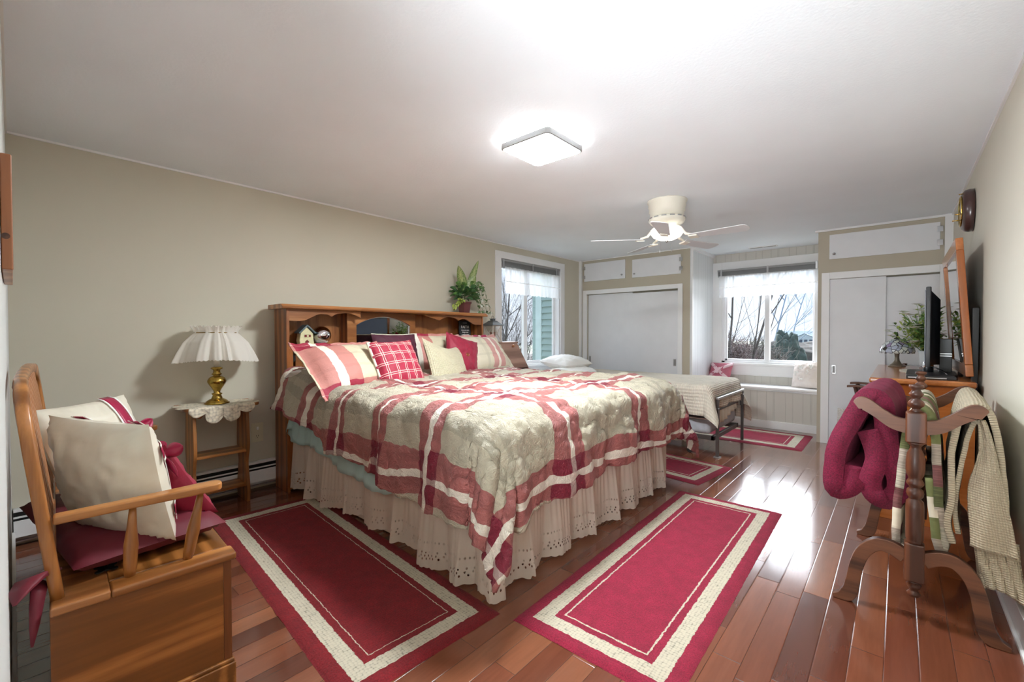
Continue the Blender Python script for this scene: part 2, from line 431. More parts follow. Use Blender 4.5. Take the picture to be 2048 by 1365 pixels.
M['burg']=simple('burgundy_fabric',S(142,24,52),.6,var=.15,vs=20,bump=.15,bs=200,sheen=.04)
M['burgd']=simple('dark_burgundy_fabric',S(74,24,44),.7,var=.15,sheen=.03)
M['wine']=simple('wine_seat_fabric',S(104,18,36),.6,var=.15,sheen=.03)
M['satin']=simple('cream_satin',S(222,216,198),.38,var=.03,bump=.08,bs=30,sheen=.04)
M['ribbon']=simple('magenta_burgundy_ribbon',S(158,22,66),.4,var=.1,sheen=.04)
M['aqua']=simple('aqua_sheet',S(168,198,196),.7,var=.05,vs=10,bump=.1,bs=20)
M['whitefab']=simple('white_cotton',S(238,237,233),.8,var=.02,bump=.3,bs=25)
M['lace']=simple('white_lace_relief',S(240,238,234),.85,var=.04,vs=60,bump=.8,bs=80)
M['pinkfab']=simple('dusty_pink_satin',S(190,104,122),.5,var=.1)
M['pinkpale']=simple('pale_pink_net',S(238,206,212),.6)
def window_cushion():
    return simple('cream_floral_cotton',S(226,216,210),.8,var=.04,bump=.3,bs=40)
M['creamflor']=window_cushion()
def knit(name,c,sx=90,sy=60,st=.9,uvk='UV',lo=.78):
    t=NT(name); v=t.coord(uvk,(sx,sy,sy)); s=t.sep(v)
    a=t.math('SINE',t.math('MULTIPLY',s[0],2*PI)); b=t.math('SINE',t.math('MULTIPLY',s[1],2*PI))
    if uvk!='UV': b=t.math('SINE',t.math('MULTIPLY',s[2],2*PI))
    h=t.math('MULTIPLY',t.math('ADD',a,b),.5); n=t.noise(t.coord(uvk),8,3)
    t.col(t.mix(1,t.ramp(h,[(.0,tuple(x*lo for x in c)),(.45,c)]),t.ramp(n,[(.3,.93),(.7,1.05)]),'MULTIPLY')); t.rough(.9); t.b.inputs['Sheen Weight'].default_value=.03
    t.bump(h,st,.004); return t.m
M['creamknit']=knit('cream_knit',S(220,210,180),70,90)
M['waffle']=knit('beige_waffle_knit',S(204,192,166),100,100,.7,lo=.82)
M['coverlet']=knit('quilted_ivory_coverlet',S(226,217,200),52,30,.9,lo=.9)
def grid_cloth():
    t=NT('burgundy_windowpane_check'); uv=t.coord('UV'); s=t.sep(uv)
    def ln(c,p,o,w):
        q=t.math('FRACT',t.math('ADD',t.math('DIVIDE',t.math('SUBTRACT',c,o),p),.5)); return t.math('LESS_THAN',t.math('ABSOLUTE',t.math('MULTIPLY',t.math('SUBTRACT',q,.5),p)),w)
    m=None
    for c in (0,1):
        for o in (0,.016):
            k=ln(s[c],.085,o,.0022); m=k if m is None else t.math('MAXIMUM',m,k)
    col=t.mix(m,t.ramp(t.noise(uv,25,3),[(.3,S(146,20,50)),(.7,S(170,30,62))]),S(226,190,180)); t.col(col); t.rough(.65)
    t.bump(t.noise(uv,14,3,.5,1),.3,.01); return t.m
M['check']=grid_cloth()
def fleece():
    t=NT('burgundy_fleece'); v=t.coord(); n=t.noise(v,160,3,.7); n2=t.noise(v,6,3)
    t.col(t.mix(1,t.ramp(n,[(.3,S(78,8,32)),(.7,S(136,18,62))]),t.ramp(n2,[(.3,.85),(.7,1.12)]),'MULTIPLY')); t.rough(.85); t.b.inputs['Sheen Weight'].default_value=.08; t.b.inputs['Sheen Tint'].default_value=(.8,.2,.4,1)
    t.bump(n,.5,.006); return t.m
M['fleece']=fleece()
def patchquilt():
    t=NT('patchwork_quilt'); uv=t.coord('UV'); s=t.sep(uv)
    cx=t.math('FLOOR',t.math('MULTIPLY',s[0],11)); cy=t.math('FLOOR',t.math('MULTIPLY',s[1],13))
    w=t.N('ShaderNodeTexWhiteNoise',noise_dimensions='2D'); t.L(t.comb(cx,cy,0),w.inputs['Vector'])
    base=t.ramp(w.outputs['Value'],[(0,S(216,206,184)),(.25,S(112,116,72)),(.42,S(206,198,178)),(.58,S(132,84,82)),(.75,S(100,104,66)),(.85,S(190,176,160))],'CONSTANT')
    fl=t.ramp(t.noise(uv,90,3,.7),[(.42,1),(.55,.35),(.6,.9)])
    t.col(t.mix(t.math('GREATER_THAN',w.outputs['Value'],.4),base,t.mix(.7,base,t.mix(1,base,fl,'MULTIPLY')))); t.rough(.85)
    t.bump(t.noise(uv,45,3),.5,.008); return t.m
M['quilt']=patchquilt()
M['mattress']=simple('blue_grey_ticking',S(178,182,190),.8,var=.08,vs=25,bump=.6,bs=18)
M['throw']=knit('white_woven_throw',S(232,230,224),60,60,.7)
M['slatpink']=simple('oak_slat_finish',S(176,120,78),.4)
# beadboard / grooved panelling
def groove(name,c,axis=1,period=.2,w=.004):
    t=NT(name); v=t.coord(); s=t.sep(v); a=s[axis]
    m=None
    for p,o,ww in ((.41,0,w),(.41,.11,w),(.41,.19,w*.8),(.41,.205,w*.8),(.41,.33,w)):
        q=t.math('FRACT',t.math('ADD',t.math('DIVIDE',t.math('SUBTRACT',a,o),p),.5)); k=t.math('LESS_THAN',t.math('ABSOLUTE',t.math('MULTIPLY',t.math('SUBTRACT',q,.5),p)),ww)
        m=k if m is None else t.math('MAXIMUM',m,k)
    t.col(t.mix(t.math('MULTIPLY',m,.35),c,tuple(x*.6 for x in c))); t.rough(.45)
    t.bump(t.math('SUBTRACT',1,m),1,.006); return t.m
M['panelside_w']=groove('white_grooved_panel_y',S(226,228,230),1)
M['panelback']=groove('grey_grooved_panel_x',S(206,203,195),0)
M['siding']=simple('green_grey_siding',S(150,170,168),.6,var=.04)
M['sidingtrim']=simple('pale_corner_board',S(188,206,208),.6)
M['bark']=simple('grey_brown_bark',S(84,78,76),.9,var=.2)
M['twig']=simple('winter_twigs',S(112,98,96),.9,var=.25)
M['brush']=simple('winter_brush',S(104,98,92),.95,var=.3,vs=3)
M['evergreen']=simple('dark_evergreen',S(72,84,78),.9,var=.3)
M['ground']=simple('winter_grass',S(120,122,104),.95,var=.2,vs=2)
M['roofm']=simple('haze_tinted_roof',S(150,162,172),.9)  # distance haze put into the roof colour
M['hwall']=simple('haze_tinted_house_wall',S(190,198,206),.8)  # wall colour paled and blued to stand for distance haze
M['hwin']=simple('house_window_glass',S(70,84,104),.2)
M['leaf']=simple('green_leaf',S(104,142,74),.45,var=.35,vs=40)
M['leafd']=simple('dark_green_leaf',S(72,108,66),.45,var=.35,vs=40)
M['leafl']=simple('yellow_green_leaf',S(168,186,92),.5,var=.25,vs=40)
M['petal']=simple('white_petal',S(236,238,230),.6,var=.05)
M['petalp']=simple('purple_petal',S(110,96,140),.6)
M['potbrown']=simple('maroon_ceramic',S(98,46,46),.35,var=.08)
def varieg():
    t=NT('variegated_leaf'); uv=t.coord('UV'); s=t.sep(uv)
    u=t.math('ABSOLUTE',t.math('SUBTRACT',s[0],.5)); st=t.math('SINE',t.math('MULTIPLY',t.math('ADD',s[1],t.math('MULTIPLY',u,-1.2)),55))
    n=t.noise(uv,14,3); f=t.math('ADD',t.math('MULTIPLY',st,.22),n)
    f=t.math('ADD',f,t.math('MULTIPLY',u,-.45))
    t.col(t.ramp(f,[(.22,S(72,104,52)),(.42,S(126,146,80)),(.62,S(202,208,150))])); t.rough(.4); return t.m
M['varieg']=varieg()
M['ivyl']=simple('ivy_leaf',S(104,128,84),.5,var=.4,vs=60)
M['outlet']=simple('ivory_outlet_plastic',S(214,206,178),.4,var=.02)
M['doily']=None
def doily():
    t=NT('crochet_doily'); uv=t.coord('UV'); v=t.voro(uv,55,rand=.6); c=S(232,222,200)
    t.col(t.ramp(v,[(.2,c),(.6,tuple(x*.8 for x in c)),(.8,tuple(x*.5 for x in c))])); t.rough(.9); t.bump(v,.8,.003); return t.m
M['doily']=doily()
M['lantern']=simple('whitewashed_metal',S(206,196,186),.5,var=.1)
M['lanternroof']=simple('weathered_zinc',S(110,112,114),.45,.5,var=.15)
M['candle']=simple('wax_candle',S(150,112,96),.5)
M['cottage']=simple('cream_ceramic',S(222,214,170),.4,var=.08,vs=40)
M['cottroof']=simple('slate_blue_ceramic',S(88,104,108),.4,var=.15)
M['redpaint']=simple('brick_red_paint',S(120,38,34),.5)
M['chalk']=simple('charcoal_signboard',S(44,48,50),.6,var=.1)
M['lettering']=simple('white_lettering',S(232,232,228),.6)
M['clockwood']=simple('dark_mahogany',S(72,48,46),.3,var=.15,coat=.4)
M['screen']=simple('dark_lcd_screen',S(62,70,86),.3)
def stained():
    t=NT('stained_glass'); v=t.coord(); n=t.N('ShaderNodeTexVoronoi'); n.inputs['Scale'].default_value=28; t.L(v,n.inputs['Vector'])
    e=t.N('ShaderNodeTexVoronoi',feature='DISTANCE_TO_EDGE'); e.inputs['Scale'].default_value=28; t.L(v,e.inputs['Vector'])
    s=t.sep(n.outputs['Color']); c=t.ramp(s[0],[(0,S(196,204,206)),(.35,S(170,178,196)),(.6,S(150,136,168)),(.8,S(210,214,206))],'CONSTANT')
    lead=t.math('LESS_THAN',e.outputs['Distance'],.05)
    t.col(t.mix(lead,c,S(50,46,44))); t.rough(.2); t.bump(t.math('SUBTRACT',1,lead),-.4,.003); return t.m
M['stained']=stained()
M['shade2']=simple('dark_vase_blue',S(70,96,108),.35)
M['basket']=knit('white_basket',S(216,210,200),60,60,.8,'Object')

# ------------------------------------------------------------------ room shell
H=2.44; W=4.32; YN=.365; YC=6.53; YW=7.43; XA=1.80; XB=3.22
def B(*a): m=MB(); m.box(*a); return m
struct('floor',B(-.1,W+.1,-1.5,YW+.05,-.08,0),M['floor'])
struct('ceiling',B(-.1,W+.1,-1.5,YW+.1,H,H+.1),M['ceil'])
# left wall with window opening
m=MB(); w0,w1,wz0,wz1=4.61,5.96,.80,2.25
m.box(-.14,0,YN-.12,w0,0,H); m.box(-.14,0,w1,YC+.1,0,H); m.box(-.14,0,w0,w1,0,wz0); m.box(-.14,0,w0,w1,wz1,H)
struct('wall_left',m,M['beige'])
m=MB(); m.box(-.1,3.25,YN-.12,YN,0,H); m.box(4.2,W,YN-.12,YN,0,H); m.box(3.25,4.2,YN-.12,YN,2.05,H)
struct('wall_near',m,M['nearwall'])
struct('wall_right',B(W,W+.1,-1.5,YC+.15,0,H),M['beige_r'])
# hallway behind the doorway
m=MB(); m.box(2.9,W+.1,-1.55,-1.45,0,H); m.box(2.8,2.9,-1.5,YN-.12,0,H)
struct('wall_hall',m,M['beige'])
def face(name,x0,x1,holes,mat,th=.06):
    m=MB(); xs=sorted({x0,x1,*[h[0] for h in holes],*[h[1] for h in holes]}); zs=sorted({0,H,*[h[2] for h in holes],*[h[3] for h in holes]})
    for a,b in zip(xs,xs[1:]):
        for c,d in zip(zs,zs[1:]):
            if any(h[0]<=a and b<=h[1] and h[2]<=c and d<=h[3] for h in holes): continue
            m.box(a,b,YC,YC+th,c,d)
    m.box(x0,x1,YC+.10,YC+.12,0,H)
    return struct(name,m,mat)
face('wall_closet_left',-.02,XA-.03,[(.13,1.61,0,1.89),(.085,.805,2.10,2.385),(.92,1.645,2.095,2.365)],M['taupe'])
face('wall_closet_right',XB,W+.02,[(3.33,4.235,0,1.88),(3.325,4.228,2.10,2.375)],M['taupe'])
struct('wall_alcove_left',B(XA-.03,XA,YC+.002,YW+.02,0,H),M['panelside_w'])
m=B(XA-.012,XA+.005,YC-.003,YC+.03,0,H); struct('trim_1',m,M['white'])
struct('wall_alcove_right',B(XB,XB+.05,YC+.12,YW+.02,0,H),M['taupe'])
m=MB(); a0,a1,az0,az1=1.93,3.12,.82,2.19
m.box(XA-.04,a0,YW,YW+.14,0,H); m.box(a1,XB+.1,YW,YW+.14,0,H); m.box(a0,a1,YW,YW+.14,0,az0); m.box(a0,a1,YW,YW+.14,az1,H)
struct('wall_far',m,M['panelback'])
# trims
struct('trim_2',B(0,.045,YC-.035,YC,0,H),M['white'])
struct('trim_3',B(W-.06,W,YC-.03,YC,0,H),M['white'])
m=MB(); m.box(XB-.03,W,YC-.02,YC,H-.02,H); m.box(0,XA+.02,YC-.012,YC,H-.012,H); m.box(XA,XA+.03,YC,YW,H-.04,H); struct('trim_4',m,M['white'])
m=MB(); m.box(0,.012,YN,YC-.03,H-.012,H); m.box(W-.012,W,YN,YC-.03,H-.014,H); m.box(0,3.25,YN,YN+.008,H-.014,H); struct('trim_5',m,M['white'])
def casing(n,x0,x1,z,wd,mat=M['white']):
    m=MB(); m.box(x0,x0+wd,YC-.018,YC+.01,0,z-.0); m.box(x1-wd,x1,YC-.018,YC+.01,0,z); m.box(x0+wd,x1-wd,YC-.018,YC+.01,z-wd,z)
    struct('trim_%d'%n,m,mat,bev=.003)
casing(6,.067,1.672,1.955,.065); casing(7,3.256,4.305,1.95,.075)
m=MB(); m.box(3.325,4.235,YC-.005,YC+.045,-.0,.004); struct('trim_8',m,M['silver'])
m=MB(); m.box(.07,3.25,YN,YN+.012,0,.10); struct('baseboard_near',m,M['white'])
m=MB(); m.box(W-.016,W,YN,YC-.03,0,.13); m.box(W-.028,W-.016,YN,YC-.03,0,.02); struct('baseboard_right',m,M['white'],bev=.003)
# doorway casing beside the camera (out of view)
# sliding closet doors
def sliding(n,x0,x1,y,z1,hx):
    o=struct('door_%d'%n,B(x0,x1,y,y+.03,.012,z1),M['doorwhite'],bev=.002)
    if hx:
        m=MB(); m.box(hx-.018,hx+.018,y-.003,y,.80,.90); 
        build('recessed_pull',m,M['silver'],o,bev=.001)
        m=MB(); m.box(hx-.012,hx+.012,y-.0045,y-.0025,.812,.888); build('pull_cup',m,M['grey'],o)
sliding(1,.13,.90,YC+.045,1.885,.165); sliding(2,.86,1.61,YC+.010,1.865,1.56)
sliding(3,3.33,3.82,YC+.008,1.872,3.375); sliding(4,3.78,4.235,YC+.045,1.862,None)
def upper(n,x0,x1,z0,z1,kx,hx):
    o=struct('door_%d'%n,B(x0,x1,YC-.012,YC+.008,z0,z1),M['doorwhite'],bev=.002)
    m=MB(); m.turned((kx,YC-.012,z0+.055),(kx,YC-.045,z0+.055),[(0,.006),(.5,.006),(.6,.015),(1,.012)],12)
    build('knob',m,M['silver'],o,smooth=True)
    for z in (z0+.07,z1-.07):
        build('hinge',B(hx-.022,hx+.022,YC-.018,YC-.0121,z-.028,z+.028),M['silver'],o,bev=.002)
upper(5,.085,.805,2.10,2.385,.76,.085); upper(6,.92,1.645,2.095,2.365,.96,1.645)
upper(7,3.325,4.228,2.10,2.375,3.37,4.228)
# ---- window 1 (left wall)
def win_mat(): return M['vinyl']
root=thing('window_1',None,None,(0,4.5,.8)); tag(root,kind='structure')
m=MB(); cw=.105
m.box(0,.018,w0-cw,w0,.70,wz1+.09); m.box(0,.018,w1,w1+cw,.70,wz1+.09); m.box(0,.018,w0,w1,wz1,wz1+.09); m.box(0,.018,w0-.0,w1+.0,.70,wz0)
o=build('window_casing',m,M['white'],root,bev=.003,kind='structure')
m=MB(); m.box(-.11,0,w0,w0+.03,wz0,wz1); m.box(-.11,0,w1-.03,w1,wz0,wz1); m.box(-.11,0,w0,w1,wz0,wz0+.03); m.box(-.11,0,w0,w1,wz1-.03,wz1)
my=5.19
m.box(-.10,-.05,my-.035,my+.035,wz0,wz1)
for (s0,s1,x) in ((w0+.03,my,-.06),(my,w1-.03,-.09)):
    m.box(x-.015,x+.015,s0,s0+.04,wz0+.03,wz1-.03); m.box(x-.015,x+.015,s1-.04,s1,wz0+.03,wz1-.03); m.box(x-.015,x+.015,s0,s1,wz0+.03,wz0+.07); m.box(x-.015,x+.015,s0,s1,wz1-.07,wz1-.03)
build('window_frame',m,M['vinyl'],root,bev=.003,kind='structure')
build('pane',B(-.062,-.058,w0+.06,my-.02,wz0+.06,wz1-.06),M['glass'],root,kind='structure')
build('pane',B(-.092,-.088,my+.02,w1-.06,wz0+.06,wz1-.06),M['glass'],root,kind='structure')
build('window_sill',B(-.05,.03,w0-.02,w1+.02,wz0-.02,wz0+.012),M['white'],root,bev=.003,kind='structure')
# ---- window 2 (alcove)
root=thing('window_2',None,None,(2.5,YW,.8)); tag(root,kind='structure')
m=MB(); m.box(XA,a0,YW-.018,YW,.68,az1+.13); m.box(a1,XB,YW-.018,YW,.68,az1+.13); m.box(a0,a1,YW-.018,YW,az1,az1+.13); m.box(XA,XB,YW-.022,YW,.66,az0)
m.box(XA,XB,YW-.035,YW,.655,.67)
build('window_casing',m,M['white'],root,bev=.003,kind='structure')
mx=2.52
m=MB(); m.box(a0,a0+.04,YW,YW+.11,az0,az1); m.box(a1-.04,a1,YW,YW+.11,az0,az1); m.box(a0,a1,YW,YW+.11,az0,az0+.035); m.box(a0,a1,YW,YW+.11,az1-.03,az1)
m.box(mx-.03,mx+.03,YW+.03,YW+.09,az0,az1)
for s0,s1,y in ((a0+.03,mx,YW+.055),(mx,a1-.03,YW+.085)):
    m.box(s0,s0+.035,y-.015,y+.015,az0+.03,az1-.03); m.box(s1-.035,s1,y-.015,y+.015,az0+.03,az1-.03); m.box(s0,s1,y-.015,y+.015,az0+.03,az0+.065); m.box(s0,s1,y-.015,y+.015,az1-.065,az1-.03)
build('window_frame',m,M['vinyl'],root,bev=.003,kind='structure')
build('pane',B(a0+.05,mx-.02,YW+.053,YW+.057,az0+.05,az1-.05),M['glass'],root,kind='structure')
build('pane',B(mx+.02,a1-.05,YW+.083,YW+.087,az0+.05,az1-.05),M['glass'],root,kind='structure')
build('window_sill',B(a0-.02,a1+.02,YW-.045,YW+.04,az0-.025,az0+.008),M['white'],root,bev=.004,kind='structure')

# blinds (raised stacks) and sheer valances
def blind(label,axis,a,b,off,ztop,drop,loc):
    r=thing('window_blind',label,'blind',loc,group=None)
    def bx(m,u0,u1,v0,v1,z0,z1):
        if axis=='Y': m.box(off-v1,off-v0,u0,u1,z0,z1)
        else: m.box(u0,u1,off-v1,off-v0,z0,z1)
    sg=1
    def bx2(m,u0,u1,d0,d1,z0,z1):
        if axis=='Y': m.box(off+d0,off+d1,u0,u1,z0,z1)
        else: m.box(u0,u1,off-d1,off-d0,z0,z1)
    m=MB(); bx2(m,a,b,0,.045,ztop-.03,ztop); build('head_rail',m,M['grey'],r,bev=.002)
    m=MB(); n=9
    for i in range(n):
        z=ztop-.034-(drop-.05)*i/n
        bx2(m,a+.004,b-.004,.004,.044,z-.0035,z)
    build('slat_stack',m,M['grey'],r)
    m=MB(); bx2(m,a+.004,b-.004,.006,.042,ztop-drop,ztop-drop+.014); build('bottom_rail',m,M['silver'],r,bev=.002)
    for t in (.04,.5,.93):
        u=a+(b-a)*t; m=MB(); bx2(m,u-.012,u+.012,.044,.05,ztop-drop-.01,ztop+.004); build('cord_bracket',m,M['silver'],r,bev=.001)
    return r
blind('grey mini blind raised to the top of the window beside the headboard','Y',w0+.005,w1-.005,-.04,wz1-.002,.12,(0,5.2,2.2))
blind('grey mini blind raised above the window over the bench seat','X',a0-.05,a1+.08,YW-.02,2.205,.105,(2.5,7.4,2.2))
def valance(name,label,axis,a,b,off,z1,z0,n,seed):
    def fn(u,v):
        s=a+(b-a)*u; w=.010+.012*v
        d=off+ (w*math.sin(u*n*2*PI+.6*math.sin(u*9+seed))+.006*fbm(u*30,v*2,seed))
        z=z1+(z0-z1)*v-(.012*abs(math.sin(u*n*2.5*PI)) if v>.99 else 0)
        return (d,s,z) if axis=='Y' else (s,-d,z)
    m=MB(); m.grid(fn,n*16,10)
    o=build(name,m,M['sheer'],smooth=True); tag(o,label,'curtain')
    m=MB()
    def f2(u,v):
        p=fn(u,.55+v*.02); return (p[0]+(.004 if axis=='Y' else 0),p[1]-(0 if axis=='Y' else .004),p[2])
    m.grid(f2,n*16,1); build('ruffle_seam',m,M['whitefab'],o,smooth=True)
    return o
valance('sheer_valance','sheer white valance hanging at the window beside the headboard','Y',w0+.05,w1-.04,.035,2.14,1.80,14,1)
valance('sheer_valance','sheer white valance with ruffled hem at the window over the bench seat','X',a0-.02,a1+.09,-(YW-.095),2.11,1.80,13,5)

# ceiling vent
r=thing('ceiling_vent','slim white ceiling air vent near the alcove window','vent',(2.52,7.13,H))
build('vent_frame',B(2.36,2.70,7.08,7.18,H-.008,H),M['white'],r,bev=.002)
for i in range(2): build('vent_slot',B(2.375+i*.16,2.525+i*.16,7.11,7.145,H-.011,H-.0081),M['grey'],r)

# window seat
r=thing('alcove_bench','white-topped built-in bench seat with grooved grey front in the alcove','bench',(2.5,7.2,0))
build('seat_board',B(XA+.003,XB-.003,6.975,YW-.002,.515,.545),M['white'],r,bev=.006)
build('front_panel',B(XA+.003,XB-.003,7.01,7.03,.09,.515),M['panelback'],r)
build('edge_strip',B(XB-.02,XB,6.995,7.012,.09,.515),M['white'],r)
build('kick_board',B(XA+.003,XB-.003,6.99,7.02,0,.10),M['white'],r,bev=.003)
build('seat_edge_trim',B(XA+.003,XB-.003,7.0,7.012,.492,.514),M['silver'],r)

# baseboard heater
r=thing('baseboard_heater','long white hot-water baseboard heater along the beige wall behind the lamp table','heater',(0,1.0,0))
y0,y1=YN+.005,4.3
build('back_plate',B(.001,.008,y0,y1,.03,.222),M['white'],r)
build('top_cap',B(.001,.045,y0,y1,.205,.222),M['white'],r,bev=.002)
build('damper',B(.05,.056,y0,y1,.172,.182),M['white'],r)
build('fin_core',B(.008,.05,y0,y1,.10,.202),M['dark'],r)
build('front_panel',B(.06,.068,y0,y1,.062,.160),M['white'],r,bev=.002)
build('lower_rail',B(.03,.05,y0,y1,.028,.036),M['silver'],r)

# outlet
r=thing('wall_outlet','ivory switch and outlet plate on the wall left of the headboard','outlet',(0,1.69,.44))
build('cover_plate',B(0,.006,1.645,1.735,.375,.53),M['outlet'],r,bev=.003)
build('toggle_switch',B(.006,.018,1.683,1.697,.475,.50),M['whitefab'],r,bev=.002)
m=MB(); m.box(.006,.0085,1.675,1.705,.405,.44); build('socket',m,M['outlet'],r,bev=.002)
m=MB(); m.box(.0085,.009,1.681,1.684,.42,.432); m.box(.0085,.009,1.695,1.698,.42,.432); m.box(.0085,.009,1.688,1.692,.409,.414); build('socket_slots',m,M['dark'],r)

# ------------------------------------------------------------------ ceiling light and fan
r=thing('ceiling_light','square flush ceiling light with grey rim, switched on','light',(2.26,2.55,H))
cx,cy,hs=2.263,2.55,.185
def rrect(h,rad,z,n=6):
    p=[]
    for sx,sy,a in ((1,1,0),(-1,1,90),(-1,-1,180),(1,-1,270)):
        for i in range(n+1):
            t=R(a+90*i/n); p.append((cx+sx*(h-rad)+rad*math.cos(t),cy+sy*(h-rad)+rad*math.sin(t),z))
    return p
def stack(rings,cap0=True,cap1=True):
    m=MB(); ids=[m.verts(r_) for r_ in rings]; n=len(rings[0])
    for a,b in zip(ids,ids[1:]):
        for i in range(n): j=(i+1)%n; m.face((a+i,b+i,b+j,a+j))
    if cap0: m.face([ids[0]+i for i in range(n)])
    if cap1: m.face([ids[-1]+i for i in range(n)][::-1])
    return m
build('clear_rim',stack([rrect(hs-.006,.03,H),rrect(hs-.006,.03,H-.024)]),M['panelside'],r)
build('grey_rim',stack([rrect(hs-.0,.03,H-.024),rrect(hs,.03,H-.054),rrect(hs-.008,.03,H-.058)],cap1=False),M['grey'],r)
build('diffuser',stack([rrect(hs-.008,.028,H-.056),rrect(hs-.016,.028,H-.062)]),M['panel'],r)

FX,FY=2.36,4.255
r=thing('ceiling_fan','white flush-mount ceiling fan with five blades and lit frosted bowl','fan',(FX,FY,H))
fanw=simple('cream_fan_enamel',S(236,232,218),.35,var=.02); fanb=simple('white_fan_blade',S(214,216,220),.45,var=.02)
m=MB(); m.lathe([(.17,0),(.17,-.012),(.158,-.02),(.160,-.055),(.152,-.06),(.154,-.095),(.146,-.10),(.143,-.14)][::1],c=(FX,FY,H),n=40)
build('canopy_housing',m,fanw,r,smooth=True)
m=MB(); m.lathe([(.125,-.14),(.152,-.15),(.156,-.175),(.14,-.20),(.10,-.215),(.085,-.24)],c=(FX,FY,H),n=40); o=build('motor',m,fanw,r,smooth=True)
for i in range(14):
    a=2*PI*i/14; m=MB(); Mx=Matrix.Translation((FX,FY,H-.158))@Matrix.Rotation(a,4,'Z')
    m.box(.150,.1575,-.02,.02,-.004,.004,Mx); build('vent_slit',m,M['grey'],o)
m=MB(); m.lathe([(.085,-.238),(.125,-.245),(.142,-.262),(.140,-.285),(.118,-.318),(.07,-.342),(.012,-.35)],c=(FX,FY,H),n=40); build('glass_bowl',m,M['bowl'],r,smooth=True)
m=MB(); m.lathe([(.014,-.349),(.012,-.36),(.004,-.368)],c=(FX,FY,H),n=14); build('finial',m,M['silver'],r,smooth=True)
for k in range(5):
    a=R(-1+72*k); Mx=Matrix.Translation((FX,FY,2.098))@Matrix.Rotation(a,4,'Z')@Matrix.Rotation(R(-11),4,'X')
    pts=[(.21,-.045)]
    for i in range(9):
        t=-PI/2+PI*i/8; pts.append((.63+.04*math.cos(t),.068*math.sin(t) if abs(math.sin(t))<.99 else .068*math.sin(t)))
    pts.append((.21,.045))
    m=MB(); m.prism(pts,.006,Mx); b=build('fan_blade',m,fanb,r,bev=.002)
    Mx2=Matrix.Translation((FX,FY,0))@Matrix.Rotation(a,4,'Z')
    m=MB(); m.tube([Mx2@Vector(p) for p in ((.08,0,2.215),(.12,.0,2.19),(.17,0,2.125),(.23,0,2.108))],[.014,.012,.012,.010],8)
    m.box(.20,.27,-.03,.03,-.012,-.002,Mx)
    build('blade_arm',m,fanw,r,smooth=False)
for dx in (-.055,.05):
    m=MB(); m.tube([(FX+dx,FY-.02,H-.27),(FX+dx,FY-.02,H-.43)],.0012,5); m.lathe([(.002,0),(.005,-.01),(.004,-.025),(.001,-.03)],c=(FX+dx,FY-.02,H-.43),n=8); build('pull_chain',m,M['silver'],r)

M['haze']=simple('haze_tinted_bark',S(150,164,184),.9)  # air haze mixed into the bark colour of the far trees

# ================================================================== HEADBOARD
r=thing('bookcase_headboard','tall golden oak bookcase headboard with arched mirror and scalloped trim against the wall','headboard',(.2,2.88,0))
X0,X1,HY0,HY1=.08,.32,1.80,3.975
for y in (HY0,HY1-.022):
    m=MB(); m.box(X0,X1,y,y+.022,0,1.46); build('side_panel',m,M['hoakz'],r,bev=.003)
build('base_rail',B(.2,X1-.01,HY0+.022,HY1-.022,.02,.14),M['hoak'],r)
m=MB()
pr=[(X0-.01,0),(X1+.035,0),(X1+.042,.008),(X1+.035,.018),(X1+.022,.026),(X1+.018,.036),(X0-.01,.036)]
P=[]
for (yy,ins) in ((HY0-.045,.0),(HY1+.035,.0)):
    P.append(m.verts([(x if x<.2 else x-.0,yy,1.455+z) for x,z in pr]))
k=len(pr)
m.face([P[0]+i for i in range(k)]); m.face([P[1]+i for i in range(k)][::-1])
for i in range(k): j=(i+1)%k; m.face((P[0]+i,P[1]+i,P[1]+j,P[0]+j))
build('top_board',m,M['hoak'],r,bev=.002)
build('back_panel',B(X0,X0+.012,HY0+.02,HY1-.02,.9,1.455),M['boardpanel'],r)
build('shelf_board',B(X0+.012,X1-.005,HY0+.022,HY1-.022,1.14,1.16),M['hoak'],r,bev=.002)
MF=Matrix(((0,0,1,0),(1,0,0,0),(0,1,0,0),(0,0,0,1)))  # local (x,y,z)->(Y,Z,X)
def yz(poly,x,th,mat,name,parent,bev=.002):
    m=MB(); Mx=Matrix.Translation((x,0,0))@MF; m.prism(poly,th,Mx); return build(name,m,mat,parent,bev=bev)
def curve(pts,n=8):
    out=[]
    P=[Vector((*p,0)) for p in pts]
    for i in range(len(P)-1):
        p0=P[max(i-1,0)];p1=P[i];p2=P[i+1];p3=P[min(i+2,len(P)-1)]
        for k in range(n):
            t=k/n; q=.5*((2*p1)+(-p0+p2)*t+(2*p0-5*p1+4*p2-p3)*t*t+(-p0+3*p1-3*p2+p3)*t**3); out.append((q.x,q.y))
    out.append(tuple(pts[-1])); return out
lv=curve([(1.822,1.36),(1.93,1.362),(1.99,1.385),(2.06,1.417),(2.13,1.418),(2.17,1.40)],5)+curve([(2.172,1.40),(2.22,1.425),(2.32,1.435),(2.40,1.415),(2.44,1.395)],5)
yz(lv+[(2.44,1.455),(1.822,1.455)],.295,.018,M['hoak'],'scalloped_valance',r)
rv=[(5.765-y+.02-.0,z) for y,z in lv][::-1]
rv=[(y-.01,z) for y,z in rv]
yz([(max(min(y,3.952),3.10),z) for y,z in rv]+[(3.952,1.455),(3.10,1.455)],.295,.018,M['hoak'],'scalloped_valance',r)
